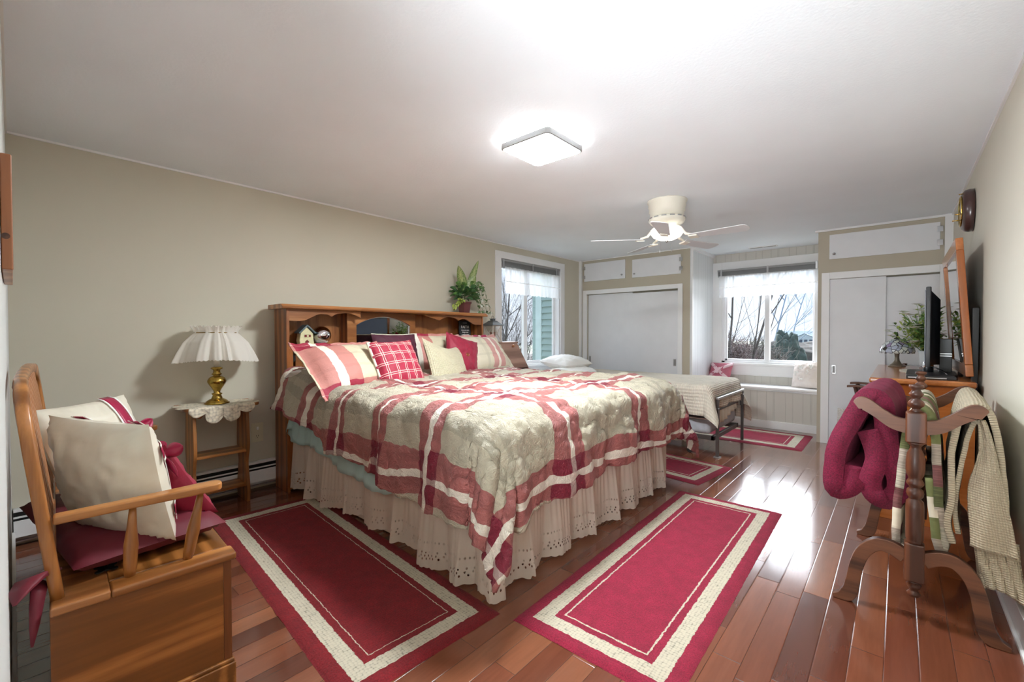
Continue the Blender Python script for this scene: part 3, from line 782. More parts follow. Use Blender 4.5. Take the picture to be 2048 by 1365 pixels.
# centre mirror section with arched opening
arch=[]
for i in range(25):
    t=i/24; y=2.45+.585*t; z=1.335+.085*math.sin(PI*t)**.8; arch.append((y,z))
poly=[(2.36,.9),(2.45,.9),(2.45,1.335)]+arch[1:-1]+[(3.035,1.335),(3.035,.9),(3.10,.9),(3.10,1.455),(2.36,1.455)]
yz(poly,.20,.02,M['hoak'],'mirror_surround',r)
for a in (2.36,3.082): build('divider',B(X0+.012,.20,a,a+.018,.9,1.455),M['hoakz'],r)
yz([(2.44,.9)]+[(y,z+.012) for y,z in arch]+[(3.045,.9)],.188,.008,M['mirror'],'mirror_glass',r,bev=0)
m=MB(); pts=[(.197,2.453,.95)]+[(.197,y,z-.002) for y,z in arch]+[(.197,3.032,.95)]; m.tube(pts,.005,6); build('mirror_bevel_edge',m,M['whitefab'],r,smooth=True)
# cabinet doors under the shelf
for a,b,hx in ((1.85,2.36,1.85),(3.10,3.93,3.93)):
    m=MB(); m.box(.27,.29,a+.03,b,.70,1.12); d=build('cabinet_door',m,M['hoak'],r,bev=.004)
    m=MB(); m.box(.29,.296,a+.08,b-.05,.76,1.06); build('raised_panel',m,M['hoak'],d,bev=.004)
    for z in (1.06,.86): 
        m=MB(); m.turned((.298,hx+.012 if hx<3 else hx-.02,z-.03),(.298,hx+.012 if hx<3 else hx-.02,z+.03),[(0,.004),(.1,.008),(.5,.006),(.9,.008),(1,.004)],8); m.box(.285,.292,hx-.01,hx+.03,z-.02,z+.02); build('hinge',m,M['dark'],d)
build('side_stile',B(.26,.318,HY0+.022,HY0+.05,.14,1.14),M['hoakz'],r,bev=.002)

# ================================================================== KING BED
BX0,BX1,BY0,BY1,BZ=.34,2.46,1.87,3.93,.79
r=thing('king_bed','large bed base and mattress under the plaid comforter','bed',(1.4,2.9,0))
m=MB(); m.box(BX0,BX1,BY0,BY1,.20,.46); build('box_spring',m,M['lining'],r,bev=.03,segs=3)
m=MB(); m.box(BX0,BX1,BY0-.0,BY1,.465,.755); build('mattress',m,M['whitefab'],r,bev=.05,segs=4)
for x in (BX0+.12,BX1-.15):
    for y in (BY0+.12,(BY0+BY1)/2,BY1-.15):
        m=MB(); m.lathe([(.03,0),(.03,.2)],c=(x,y,0),n=10); build('leg',m,M['dark'],r)
# sheet
def hem_z(x): return interp(x,[.34,.5,.8,1.2,1.6,2.0],[.47,.42,.44,.355,.315,.36])
m=MB()
def shf(u,v):
    x=.345+1.5*u; z0=hem_z(x)+.006*math.sin(x*40); z=.74+(z0-.74)*v
    y=BY0-.02-.055*v-.012*v*math.sin(x*17)-.006*math.sin(x*60)*v
    return (x,y,z)
m.grid(shf,70,14)
def shf2(u,v):
    x=.345+.19*u; z0=.49+.04*math.sin(u*5)-.03*u; z=.74+(z0-.74)*v; y=BY0-.03-.055*v-.01*math.sin(u*12)*v; return (x,y,z)
m.grid(shf2,20,12)
o=build('aqua_sheet',m,M['aqua'],smooth=True,solid=.003); tag(o,'pale aqua sheet hanging below the plaid comforter beside the headboard','sheet')
# eyelet bed skirt
path=[]
def skirt_path(s):
    # s metres along near side (from head), foot, far side
    L1=BX1+.035-BX0; L2=BY1+.035-(BY0-.035)
    if s<L1: return Vector((BX0+s,BY0-.035)),Vector((0,-1))
    if s<L1+L2: return Vector((BX1+.035,BY0-.035+(s-L1))),Vector((1,0))
    return Vector((BX1+.035-(s-L1-L2),BY1+.035)),Vector((0,1))
Ltot=2*(BX1+.035-BX0)+(BY1-BY0+.07)
NS=1500
m=MB()
def ph(s): return 2*PI*s/.27+2.2*fbm(s*2.1,3.3)+1.2*math.sin(s*3.1)
def skf(u,v):
    s=u*Ltot; p,n=skirt_path(s)
    L1=BX1+.035-BX0; L2=BY1-BY0+.07
    dc=min(abs(s-L1),abs(s-L1-L2)); 
    if dc<.06:
        q=Vector((1,-1)) if abs(s-L1)<abs(s-L1-L2) else Vector((1,1)); n=(n*(dc/.06)+q.normalized()*(1-dc/.06)).normalized()
    a=.010+.030*v*(.6+.6*abs(fbm(s*1.7,9.1))); w=a*(math.sin(ph(s))+.35*math.sin(2.3*ph(s)+1))+.02*v+.004*math.sin(s*180)*(1-v)
    t=Vector((-n.y,n.x))*(.014*v*math.cos(ph(s)))
    top=.47; bot=.035+.012*fbm(s*3,7.7)+(.055*sstep(.3,1.,s)*(1-sstep(1.1,1.9,s)) )+ (.03 if s<.3 else 0)
    sc_=.006*abs(math.sin(PI*s/.036))
    z=top+(bot-top)*v-(sc_ if v>.999 else 0)
    if L1-.02<s<L1+.25: z-= .012*v
    p=p+n*w+t; return (p.x,p.y,max(z,.004))
def skuv(u,v): return (u*Ltot*1.5,(1-v)*.43)
m.grid(skf,NS,16,skuv)
o=build('bed_skirt',m,M['skirt'],smooth=True); tag(o,'ruffled ivory eyelet bed skirt hanging around the plaid bed','bed skirt')
m=MB()
def lnf(u,v):
    s=u*Ltot; p,n=skirt_path(s); p=p-n*.09; return (p.x,p.y,.44-(.432)*v)
m.grid(lnf,240,6); build('skirt_lining',m,M['lining'],o,smooth=True)

# comforter
EX=2.47; EY0=1.87; EY1=3.93; TOPZ=.855; RR=.10
def near_len(a): return interp(a,[.30,.5,.8,1.12,1.72,2.13,2.47],[.30,.30,.31,.41,.48,.56,.52])
def foot_len(b): return interp(b,[1.87,2.3,2.8,3.4,3.93],[.55,.51,.475,.465,.50])
FARL=.50
def drape(d,flare):
    q=RR*PI/2
    if d<=0: return 0,0
    if d<q: t=d/RR; return RR*math.sin(t),RR*(1-math.cos(t))
    e=d-q; return RR+e*flare, RR+e*math.sqrt(max(0,1-flare*flare))
def comf(a,b):
    """a along bed (x), b across (unrolled)"""
    da=max(0,a-EX); 
    if b<EY0: db=EY0-b; sy=-1
    elif b>EY1: db=b-EY1; sy=1
    else: db=0; sy=0
    x=min(a,EX); y=min(max(b,EY0),EY1)
    n1=fbm(a*1.7,b*1.7,1.3); puff=.5+.5*math.cos(2*PI*(a-.1)/.36)*math.cos(2*PI*(b-.2)/.36)
    z=TOPZ+.022*n1+.012*abs(puff)
    # wrinkle ridges
    wr=abs(fbm(a*6,b*4,4.4,5)); wr2=abs(fbm(a*14+3,b*10,9.1,3)); z+=.030*(.5-wr)+.012*(.4-wr2)
    hb=1-sstep(.35,1.05,a)
    z+=.10*hb*(.15+.85*math.exp(-((b-1.85)/.25)**2))
    z-=.02*sstep(2.2,2.47,a)+.0
    r_=math.hypot(da,db)
    if r_>0:
        if da>0 and db>0: ang=math.atan2(da,db)
        elif da>0: ang=PI/2
        else: ang=0
        dirx,diry=math.sin(ang),math.cos(ang)*sy
        fl=.10+.24*math.sin(2*ang)**2 + .32*hb*(1 if sy<0 else 0)
        o_,dz=drape(r_,min(fl,.6))
        if da>0 and db<=0: s=b*1.0
        elif db>0 and da<=0: s=a+20*sy
        else: s=ang*.5+a
        fold=sstep(.05,.45,r_)*(.028*math.sin(s*11+2*fbm(s*1.3,2.2))+.010*math.sin(s*31))
        puf=.016*math.sin(min(1,r_/.5)*PI)
        o_+=fold+puf+.026*(.3-wr)+.010*(.3-wr2)
        x+=dirx*o_; y+=diry*o_; z-=dz
    return (x,y,max(z,.02))
NA,NB=230,330
m=MB()
A0=.34
def bmap(u,v):
    # u along a, v along b
    b_core=EY0+(EY1-EY0)*v
    a=A0+u*(EX-A0+.52)
    nl=near_len(a); 
    if a>EX: nl=.47
    # v in 0..1 -> b from EY0-nl to EY1+FARL
    b=(EY0-nl)+v*((EY1+FARL)-(EY0-nl))
    fl=foot_len(min(max(b,EY0),EY1))
    a=A0+u*(EX-A0+fl)
    return a,b
def cf(u,v): a,b=bmap(u,v); return comf(a,b)
def cuv(u,v):
    a,b=bmap(u,v); 
    return (a+.02*math.sin(b*3)-.03*(b-1.9)*(1 if a<2.4 else max(0,1-(a-2.4)/.3)), b+.02*math.sin(a*2))
m.grid(cf,NA,NB,cuv)
M['comf_hem']=M['comf']
o=build('plaid_comforter',m,M['comf'],smooth=True,solid=.022,off=1); tag(o,'puffy burgundy, rose and tan plaid comforter spread over the large bed','comforter')

# ------------------------------------------------------------------ cushions
def cushion_mb(w,h,t,seed=0,flange=0,pinch=.06,n=36,wr=.012,p=2.4,uvo=(0,0),uvr=False,sag=0,corner=0):
    m=MB()
    def sh(u,v,side):
        U=2*u-1; V=2*v-1
        x=U*w/2; y=V*h/2
        ex=pinch*(1-U*U)*abs(V)**1.5*np.sign(V); ey=pinch*(1-V*V)*abs(U)**1.5*np.sign(U)
        y-=ex*h*.5; x-=ey*w*.5
        fw=1-2*flange/w if flange else 1; fh=1-2*flange/h if flange else 1
        uu=min(1,abs(U)/fw); vv=min(1,abs(V)/fh)
        k=max(0,1-uu**p)**.55*max(0,1-vv**p)**.55
        z=t/2*k
        edge=min(1,3*k)
        z+=edge*wr*(.5-abs(fbm(x*9+seed,y*9,side*3+seed,4))*1.5)+ wr*.35*fbm(x*25,y*25,seed+side)*edge
        # radial wrinkles at the corners
        c=(abs(U)*abs(V))**3; z+=c*wr*1.2*math.sin(math.atan2(1-abs(V),1-abs(U)+1e-6)*14)*edge
        y-=sag*math.sin(PI*u)*(V+1)/2
        zz=z*side
        if flange and (uu>=1 or vv>=1): zz=.003*side+.012*math.sin(x*45+seed)*0.6+.01*fbm(x*20,y*20,seed)
        if corner: zz+=corner*(abs(U*V)**3)
        return (x,y,zz)
    for side in (1,-1):
        f=lambda u,v:sh(u,v,side)
        uvf=(lambda u,v:((v-.5)*h+uvo[0],(u-.5)*w+uvo[1])) if uvr else (lambda u,v:((u-.5)*w+uvo[0],(v-.5)*h+uvo[1]))
        if side==1: m.grid(f,n,n,uvf)
        else: m.grid(lambda u,v:f(1-u,v),n,n,lambda u,v:uvf(1-u,v))
    return m
def put(o,Mx): o.matrix_world=Mx; o.matrix_basis=Mx; return o
def cushion(name,label,mat,w,h,t,center,right,up,cat='pillow',group=None,**k):
    m=cushion_mb(w,h,t,**k); o=build(name,m,mat,smooth=True); put(o,frame(center,right,up)); tag(o,label,cat,group); return o
Zb=.86
# shams
sl=cushion('plaid_sham','large plaid pillow sham leaning on the headboard at the near side of the bed',M['sham'],.84,.53,.22,(.84,2.08,1.0),(-.25,.97,.0),(-.60,-.02,.60),seed=1,flange=.045,pinch=.03,uvr=False,wr=.014)
sr=cushion('plaid_sham','pale plaid pillow sham leaning on the headboard at the window side of the bed',M['shamr'],.74,.50,.20,(.60,3.68,1.055),(-.05,1,0),(-.52,0,.62),seed=5,flange=.04,pinch=.03,wr=.012)
sm=cushion('plaid_sham','folded plaid sham peeking up behind the button cushion',M['sham'],.50,.42,.14,(.50,3.14,1.06),(0,1,.0),(-.25,-.1,.9),seed=9,flange=.03,pinch=.03,wr=.012)
db=cushion('dark_cushion','dark burgundy cushion standing before the arched mirror',M['burgd'],.46,.44,.14,(.52,2.68,1.045),(0,1,0),(-.25,-.02,.9),seed=11,pinch=.05,wr=.015,cat='cushion')
m=MB(); pts=[]
for i in range(41):
    U=-1+2*i/40; pts.append((U*.23,.22-.05*(1-U*U)*.22,.0))
m.tube(pts,.005,6); build('piping',m,M['satin'],db,local=True,smooth=True)
# checked cushion with buttons
ck=cushion('checked_cushion','burgundy windowpane-check cushion with a buttoned cream edge',M['check'],.43,.43,.15,(.95,2.40,1.005),(-.12,.97,.03),(-.36,-.22,.80),seed=13,pinch=.05,wr=.01,cat='cushion')
m=MB(); pts=[(-.215+.010*math.sin(PI*i/30),-.215+.43*i/30,-.004) for i in range(31)]
sect=[]; m.sweep(pts,[(-.022,-.006),(.012,-.008),(.012,.008),(-.022,.006)],up=(0,0,1)); build('cream_edge_band',m,M['satin'],ck,local=True,smooth=True)
for i in range(5):
    m=MB(); m.lathe([(.011,0),(.011,.004),(.008,.006)],c=(-.213,-.17+.085*i,.006),n=12); build('button',m,M['burg'],ck,local=True)
# cream knit
cushion('knit_cushion','cream knitted cushion sagging at its top edge beside the checked cushion',M['creamknit'],.50,.46,.14,(.83,3.0,.985),(-.12,.97,-.17),(-.32,-.38,.74),seed=17,pinch=.05,wr=.01,sag=.06,cat='cushion')
bc=cushion('button_cushion','plain burgundy cushion with one button in its centre',M['burg'],.42,.42,.16,(.69,3.31,1.03),(.05,.93,-.26),(-.25,.1,.82),seed=19,pinch=.07,wr=.012,cat='cushion',corner=-.0)
m=MB(); m.tube([(.014*math.cos(2*PI*i/16),.014*math.sin(2*PI*i/16),.083) for i in range(16)],.0035,6,closed=True); m.lathe([(.012,.076),(.012,.083)],c=(0,0,0),n=12); build('button',m,M['brass'],bc,local=True,smooth=True)
# white pillow stuffed between mattress and headboard
o=cushion('white_pillow','corner of a white pillow with dark piping between comforter and headboard',M['whitefab'],.36,.20,.09,(.43,1.92,.93),(0,1,0),(.9,0,.35),seed=21,pinch=.04,wr=.006)
m=MB(); m.tube([(-.175,.0,.012),(-.15,.03,.03),(-.12,.04,.04),(-.05,.05,.045)],.003,6); build('dark_piping',m,M['dark'],o,local=True)

# items in the headboard
r=thing('ceramic_cottage','small cream ceramic cottage with red door on the headboard shelf','ornament',(.22,1.99,1.16))
c=lambda y,z:(y,z)
yz([(1.935,1.161),(2.045,1.161),(2.035,1.26),(1.985,1.315),(1.935,1.26),(1.925,1.20)],.19,.07,M['cottage'],'walls',r,bev=.004)
m=MB(); m.bar((.225,1.918,1.262),(.225,1.987,1.328),.012,.10,up=(1,0,0)); m.bar((.225,2.052,1.262),(.225,1.983,1.328),.012,.10,up=(1,0,0)); build('roof',m,M['cottroof'],r,bev=.002)
d=yz([(1.97,1.161),(2.0,1.161),(2.0,1.195),(1.985,1.208),(1.97,1.195)],.26,.005,M['redpaint'],'front_door',r)
build('shutter_window',B(.26,.264,1.965,2.015,1.23,1.25),M['redpaint'],r)
build('window_pane',B(.264,.265,1.982,1.998,1.233,1.247),M['cottage'],r)
o=MB(); o.lathe([(0.002,0)]+[(.078*math.sin(PI*i/14),.078-.078*math.cos(PI*i/14)) for i in range(1,14)]+[(.002,.156)],c=(.20,2.135,1.167),n=32)
o=build('gazing_ball',o,M['chrome'],smooth=True); tag(o,'shiny silver mirrored ball on the headboard shelf beside the cottage','ornament')
m=MB(); m.lathe([(.04,0),(.042,.004),(.035,.007)],c=(.20,2.135,1.161),n=20); build('ring_stand',m,M['silver'],o)
m=MB()
def dl(u,v):
    a=2*PI*u; rr=.10*v*(1+.05*math.sin(a*12)); return (.215+.9*rr*math.cos(a)*.9,2.03+rr*1.9*math.sin(a),1.1615+.001*math.sin(a*9))
m.grid(dl,48,5,lambda u,v:(v*math.cos(2*PI*u)*.5,v*math.sin(2*PI*u)*.5)); o=build('shelf_doily',m,M['doily'],smooth=True,solid=.002); tag(o,'cream doily under the ceramic cottage on the headboard shelf','doily')
# faith sign
Ms=frame((.16,3.835,1.265),(0,1,0),(-.08,0,1))
r=bpy.data.objects.new('inspirational_sign',None); COL.objects.link(r); put(r,Ms); BASE[r.name]=Vector((0,0,0)); tag(r,'dark grey sign with white lettering on the headboard shelf','sign')
m=MB(); m.box(-.085,.085,-.105,.14,-.008,.008); build('board',m,M['chalk'],r,local=True,bev=.002)
def text(body,size,x,y,z,parent,mat=M['lettering'],name='lettering',sx=1.0):
    cu=bpy.data.curves.new(name,'FONT'); cu.body=body; cu.size=size; cu.align_x='CENTER'; cu.extrude=.0008; cu.offset=.0002
    tmp=bpy.data.objects.new(name,cu); COL.objects.link(tmp); bpy.context.view_layer.update(); dg=bpy.context.evaluated_depsgraph_get(); me=bpy.data.meshes.new_from_object(tmp.evaluated_get(dg)); bpy.data.objects.remove(tmp)
    o=bpy.data.objects.new(name,me); COL.objects.link(o); me.materials.clear(); me.materials.append(mat); o.parent=parent; o.location=(x,y,z); o.scale=(sx,1,1); return o
text('FAITH',.045,0,.055,.0085,r,sx=1.0); text('does not make',.020,0,.028,.0085,r); text('things easy',.022,0,.004,.0085,r); text('it makes them',.020,0,-.024,.0085,r); text('POSSIBLE',.036,0,-.058,.0085,r,sx=.85); text('* * * * * *',.016,0,.108,.0085,r)

if 0: pass

# ================================================================== RUGS
RED1=S(124,17,27); RED2=S(146,24,56); CR=S(206,198,176)
def rug(label,cx,cy,hw,hl,rot,red,nm):
    m=MB(); n=10
    N1,N2=int(hw*2/.02),int(hl*2/.02)
    def f(u,v):
        x=(2*u-1)*hw; y=(2*v-1)*hl; e=min(hw-abs(x),hl-abs(y))
        z=.010*min(1,(max(e,0)/.012))**.5+.0015*fbm(x*12,y*12,cx) + .001
        j=.0025*fbm(x*40,y*40,cx+3) if e<.001 else 0
        return (x+j,y+j,z)
    m.grid(f,N1,N2)
    o=build('area_rug',m,rug_mat('rug_'+nm,red,CR,hw,hl),smooth=True); o.location=(cx,cy,0); o.rotation_euler=(0,0,rot)
    return tag(o,label,'rug',group='burgundy rugs with cream borders')
th=R(86.2)
d=Vector((math.cos(R(-3.8)),math.sin(R(-3.8)))); nrm=Vector((-d.y,d.x)); c=Vector((.496,1.234))+d*1.03+nrm*.355
rug('burgundy rug with cream border tucked under the near side of the large bed',c.x,c.y,.355,1.03,R(-3.8)-PI/2,RED1,'a')
rug('long burgundy rug with cream border at the foot of the large bed',3.0,2.855,.352,1.035,R(1.2),RED2,'b')
rug('small burgundy rug end showing between the large bed and the daybed',2.38,4.50,.345,.36,R(83),RED2,'c')
rug('burgundy rug lying before the bench seat beside the steel daybed legs',2.33,6.36,.44,.83,PI/2+R(.4),RED2,'d')

# ================================================================== SIDE TABLE
r=thing('side_table','small golden oak side table with two shelves by the wall','table',(.19,1.375,0))
X0,X1=.05,.30
def legprof():
    f=curve([(X1-.02,0),(X1-.012,.10),(X1-.035,.22),(X1-.045,.30),(X1-.012,.42),(X1-.02,.56),(X1-.03,.65),(X1-.03,.715)],5)
    b=[(X0+X1-x,z) for x,z in f][::-1]
    return f+b
MXZ=Matrix(((1,0,0,0),(0,0,-1,0),(0,1,0,0),(0,0,0,1)))
for y in (1.205,1.535):
    m=MB(); m.prism(legprof(),.022,Matrix.Translation((0,y+.011,0))@MXZ); build('side_panel',m,M['oakz'],r,bev=.003)
for z,n in ((.375,'shelf'),(.118,'shelf')):
    build(n,B(X0+.03,X1-.03,1.20,1.54,z,z+.018),M['oaky'],r,bev=.002)
pl=[(X0-.02,1.14),(X0-.02,1.60)]+[(X1+.02-.05*(1-math.cos(R(90*i/6))),1.56+.05*math.sin(R(90-90*i/6))-.01) for i in range(0,7)][::-1][::-1]
pl=[(X0-.02,1.135),(X0-.02,1.615),(X1-.03,1.615),(X1+.005,1.60),(X1+.025,1.565),(X1+.03,1.375),(X1+.025,1.185),(X1+.005,1.15),(X1-.03,1.135)][::-1]
m=MB(); m.prism(pl,.022,Matrix.Translation((0,0,.722))); build('table_top',m,M['oaky'],r,bev=.006,segs=3)
ap=[(1.17,.722),(1.175,.705),(1.20,.675),(1.235,.665),(1.26,.69),(1.30,.705),(1.45,.705),(1.49,.69),(1.51,.665),(1.55,.675),(1.575,.705),(1.58,.722)]
yz(ap,X1-.02,.015,M['oaky'],'scalloped_apron',r)
# doily
m=MB(); TC=(.20,1.36); 
def dof(u,v):
    a=2*PI*u; lobes=abs(math.sin(a*6)); rad=.262*v*(1-.20*(v**4)*(1-lobes)**1.5)
    dx,dy=math.cos(a)*rad,math.sin(a)*rad*1.02
    x,y=TC[0]+dx,TC[1]+dy; z=.7465
    if x>.335:
        dd=x-.335; x=.337+min(dd,.01)*.4+.006*math.sin(y*60); z=.7465-dd*.97
    x=max(x,.035)
    if v>.98: z+=0
    return (x,y,z+.0008*math.sin(a*22))
m.grid(dof,288,26,lambda u,v:(.235*v*math.cos(2*PI*u),.235*v*math.sin(2*PI*u)))
o=build('crochet_doily',m,M['doily'],smooth=True,solid=.002,off=1); tag(o,'cream crocheted doily draped over the front of the oak side table','doily')
# lamp
LC=(.19,1.362,.749)
r=thing('table_lamp','brass table lamp with gathered white fabric shade on the oak side table','lamp',LC)
pf=[(.078,.0),(.081,.004),(.070,.012),(.062,.022),(.050,.030),(.036,.036),(.032,.048),(.026,.062),(.034,.068),(.034,.073),(.020,.080),(.023,.095),(.036,.118),(.052,.142),(.059,.158),(.059,.168),(.050,.186),(.034,.198),(.020,.203),(.028,.210),(.034,.214),(.024,.222),(.021,.236),(.023,.246),(.037,.254),(.037,.260),(.022,.268)]
m=MB(); m.lathe(pf,c=LC,n=40); build('brass_base',m,M['brass'],r,smooth=True)
m=MB(); m.lathe([(.019,.266),(.019,.33)],c=LC,n=20); build('candle_sleeve',m,M['satin'],r,smooth=True)
m=MB()
def shp(u,v):
    a=2*PI*u; 
    zz=interp(v,[0,.13,.2,.28,.5,.75,1],[.562,.535,.515,.50,.45,.385,.318])
    rr=interp(v,[0,.13,.2,.28,.5,.75,1],[.152,.135,.132,.150,.195,.225,.250])
    f=a*12+2.2*math.sin(a*2)+1.6*math.sin(a*5+1)+.8*math.sin(a*9)
    amp=interp(v,[0,.2,.5,1],[.010,.004,.008,.017])*(.6+.6*abs(math.sin(a*3.3+1))); rr+=amp*math.sin(f)+.35*amp*math.sin(f*2.3)+.006*v*math.sin(a*3+.5)
    if v<.01: zz+=.006*math.sin(a*31)
    if v>.99: zz-=.007*abs(math.sin(a*34))
    zz+=.012*v*math.sin(a*2+2.2)
    return (LC[0]+rr*math.cos(a),LC[1]+rr*math.sin(a),LC[2]+zz)
m.grid(shp,360,30); build('fabric_shade',m,M['lampcloth'],r,smooth=True)
m=MB(); m.tube([(LC[0]+.131*math.cos(2*PI*i/40),LC[1]+.131*math.sin(2*PI*i/40),LC[2]+.516) for i in range(40)],.003,6,closed=True); m.lathe([(.004,.33),(.004,.52)],c=LC,n=8)
for k in range(3):
    a=2*PI*k/3; m.tube([(LC[0],LC[1],LC[2]+.515),(LC[0]+.13*math.cos(a),LC[1]+.13*math.sin(a),LC[2]+.515)],.002,5)
build('shade_wire_frame',m,M['brass'],r)

# ================================================================== PLANTS
def leaf_mb(m,base,dirv,L,Wd,bend=.3,twist=0,cup=.25,n=8,lobed=False):
    base=Vector(base); d=Vector(dirv).normalized(); s=d.cross(Vector((0,0,1)));
    if s.length<.05: s=Vector((1,0,0))
    s.normalize(); s=Matrix.Rotation(twist,3,d)@s; u=s.cross(d)
    def f(a,b):
        # a along, b across
        w=Wd*math.sin(PI*min(1,a*.97+.03))**.75*(1-.25*a)
        if lobed: w=Wd*(.35+.65*abs(math.sin(a*PI*1.5+.5)))*(1-a)**.4 if a<1 else 0
        t=b*2-1; p=base+d*(L*(a-bend*.3*a*a))-Vector((0,0,1))*(bend*L*a*a*.6)+s*(w*t/2)+u*(cup*w*abs(t)*.5)
        return p
    m.grid(f,n,4,lambda a,b:(b,a)); return m
def stemmed_plant(name,label,loc,spec,mats,cat='plant',seed=3):
    pass
PX,PY,PZ=.19,3.80,1.494
r=thing('potted_plant','artificial plant with variegated leaves in a square maroon pot on top of the headboard','plant',(PX,PY,PZ))
m=MB()
def sqring(h,z): return [(PX-h,PY-h,PZ+z),(PX+h,PY-h,PZ+z),(PX+h,PY+h,PZ+z),(PX-h,PY+h,PZ+z)]
def ringstack(m,rings):
    ids=[m.verts(q) for q in rings]; n=len(rings[0])
    for a,b in zip(ids,ids[1:]):
        for i in range(n): j=(i+1)%n; m.face((a+i,a+j,b+j,b+i))
    m.face([ids[0]+i for i in range(n)][::-1]); m.face([ids[-1]+i for i in range(n)])
ringstack(m,[sqring(.042,0),sqring(.052,.105),sqring(.058,.105),sqring(.06,.128),sqring(.05,.128),sqring(.048,.11)]); build('pot',m,M['potbrown'],r,bev=.002)
rnd=random.Random(5)
for k,(dy,dz,dx,L,Wd,tw) in enumerate(((-.42,1.0,.15,.40,.10,-2.2),(.42,1.0,.05,.52,.075,-.3),(.33,.8,.2,.30,.10,-.5))):
    m=MB(); b=(PX,PY+.01,PZ+.20); leaf_mb(m,b,(dx,dy,dz),L,Wd*1.25,bend=.12,twist=PI/2+tw*.6,cup=.3,n=12)
    m.tube([(PX,PY,PZ+.1),b,],.005,6); build('variegated_leaf',m,M['varieg'],r,smooth=True)
def bunch(m,cx,cy,cz,n,rad,L,Wd,zb=.3,bias=(0,0,0),lob=False,bend=.5):
    for i in range(n):
        a=rnd.uniform(0,2*PI); e=rnd.uniform(-.3,.9)
        dv=Vector((math.cos(a)*math.cos(e),math.sin(a)*math.cos(e),math.sin(e)+zb))+Vector(bias)
        p=Vector((cx,cy,cz))+dv*rnd.uniform(.2,1)*rad
        leaf_mb(m,p,dv,L*rnd.uniform(.7,1.2),Wd*rnd.uniform(.7,1.2),bend=bend,twist=rnd.uniform(-1,1),n=4,lobed=lob)
m=MB(); bunch(m,PX,PY-.01,PZ+.17,95,.12,.11,.055); build('dark_foliage',m,M['leafd'],r,smooth=True)
m=MB(); bunch(m,PX,PY+.03,PZ+.21,70,.13,.10,.05); build('green_foliage',m,M['leaf'],r,smooth=True)
m=MB()
for i in range(40):
    t=rnd.random(); leaf_mb(m,(PX+.03+.04*rnd.random(),PY-.08-.12*t,PZ+.14-.07*t+rnd.uniform(-.02,.03)),(rnd.uniform(-.2,1),rnd.uniform(-1,.4),rnd.uniform(-.5,.6)),.045,.035,bend=.5,n=4,twist=rnd.uniform(-1,1))
build('yellow_green_foliage',m,M['leafl'],r,smooth=True)
m=MB(); m2=MB()
for s in range(4):
    pts=[]; y0=.05; 
    for i in range(10):
        t=i/9; pts.append((PX+.04+.03*s-.02*t,PY+y0+.16*t+.035*s*t,PZ+.20+.10*math.sin(t*2.2+s*.3)-.25*t*t+.02*s))
    m.tube(pts,.0018,5)
    for i,p in enumerate(pts[1:]):
        for q in range(3): leaf_mb(m if rnd.random()<.7 else m2,p,(rnd.uniform(-.3,1),rnd.uniform(-1,1),rnd.uniform(-.9,.4)),.045,.04,bend=.3,n=5,twist=rnd.uniform(-1,1),lobed=True)
build('ivy_trail',m,M['ivyl'],r,smooth=True)
for i in range(16):
    a=rnd.uniform(0,6.3); p=(PX+.08,PY+rnd.choice((-.10,.15,.19))+rnd.uniform(-.02,.02),PZ+rnd.uniform(.13,.2)); leaf_mb(m2,p,(math.cos(a),math.sin(a),.5),.03,.025,n=3)
build('pale_blossoms',m2,M['petal'],r,smooth=True)

# ================================================================== SECRETARY DESK + LANTERN
r=thing('secretary_desk','narrow weathered wood slant-front desk beside the headboard','desk',(.2,4.38,0))
D0,D1=4.06,4.70
for y in (D0,D1-.02):
    m=MB(); m.prism([(.03,0),(.42,0),(.42,.80),(.40,.84),(.215,1.135),(.03,1.135)],.02,Matrix.Translation((0,y+.02,0))@MXZ); build('side_panel',m,M['deskwood'],r,bev=.003)
build('top_board',B(.02,.225,D0-.01,D1+.012,1.135,1.155),M['deskwood'],r,bev=.004)
m=MB(); m.bar((.2125,4.38,1.13),(.413,4.38,.832),D1-D0-.045,.018,up=(1,0,.6)); l=build('slant_lid',m,M['deskwood'],r,bev=.003)
m=MB(); m.turned((.25,4.56,1.09),(.285,4.56,1.112),[(0,.008),(.4,.009),(.6,.02),(.85,.018),(1,.006)],14); build('knob',m,M['pine'],l,smooth=True)
for i in range(3):
    dr=build('drawer',B(.405,.425,D0+.03,D1-.03,.08+.24*i,.30+.24*i),M['deskwood'],r,bev=.004)
    m=MB(); m.turned((.425,4.38,.19+.24*i),(.455,4.38,.19+.24*i),[(0,.008),(.5,.009),(.7,.018),(1,.014)],12); build('knob',m,M['pine'],dr,smooth=True)
build('back_board',B(.03,.04,D0+.02,D1-.02,.05,1.13),M['deskwood'],r)
LX,LY,LZ=.13,4.33,1.155
r=thing('candle_lantern','whitewashed candle lantern with grey metal roof on the slant-front desk','lantern',(LX,LY,LZ))
def bxx(name,x0,x1,y0,y1,z0,z1,mat,bev=.001): return build(name,B(LX+x0,LX+x1,LY+y0,LY+y1,LZ+z0,LZ+z1),mat,r,bev=bev)
bxx('base',-.085,.085,-.085,.085,0,.018,M['lantern'])
for sx in (-1,1):
    for sy in (-1,1): bxx('corner_post',sx*.073-.006,sx*.073+.006,sy*.073-.006,sy*.073+.006,.018,.20,M['lantern'])
bxx('top_frame',-.082,.082,-.082,.082,.197,.207,M['lantern'])
m=MB()
for a in range(4):
    Mx=Matrix.Translation((LX,LY,LZ))@Matrix.Rotation(PI/2*a,4,'Z')
    for s in (-1,1):
        for h0,h1 in ((.02,.195),):
            m.bar(Mx@Vector((.074,-.068*s,h0)),Mx@Vector((.074,.068*s,h1)),.006,.005,up=Mx.to_3x3()@Vector((1,0,0)))
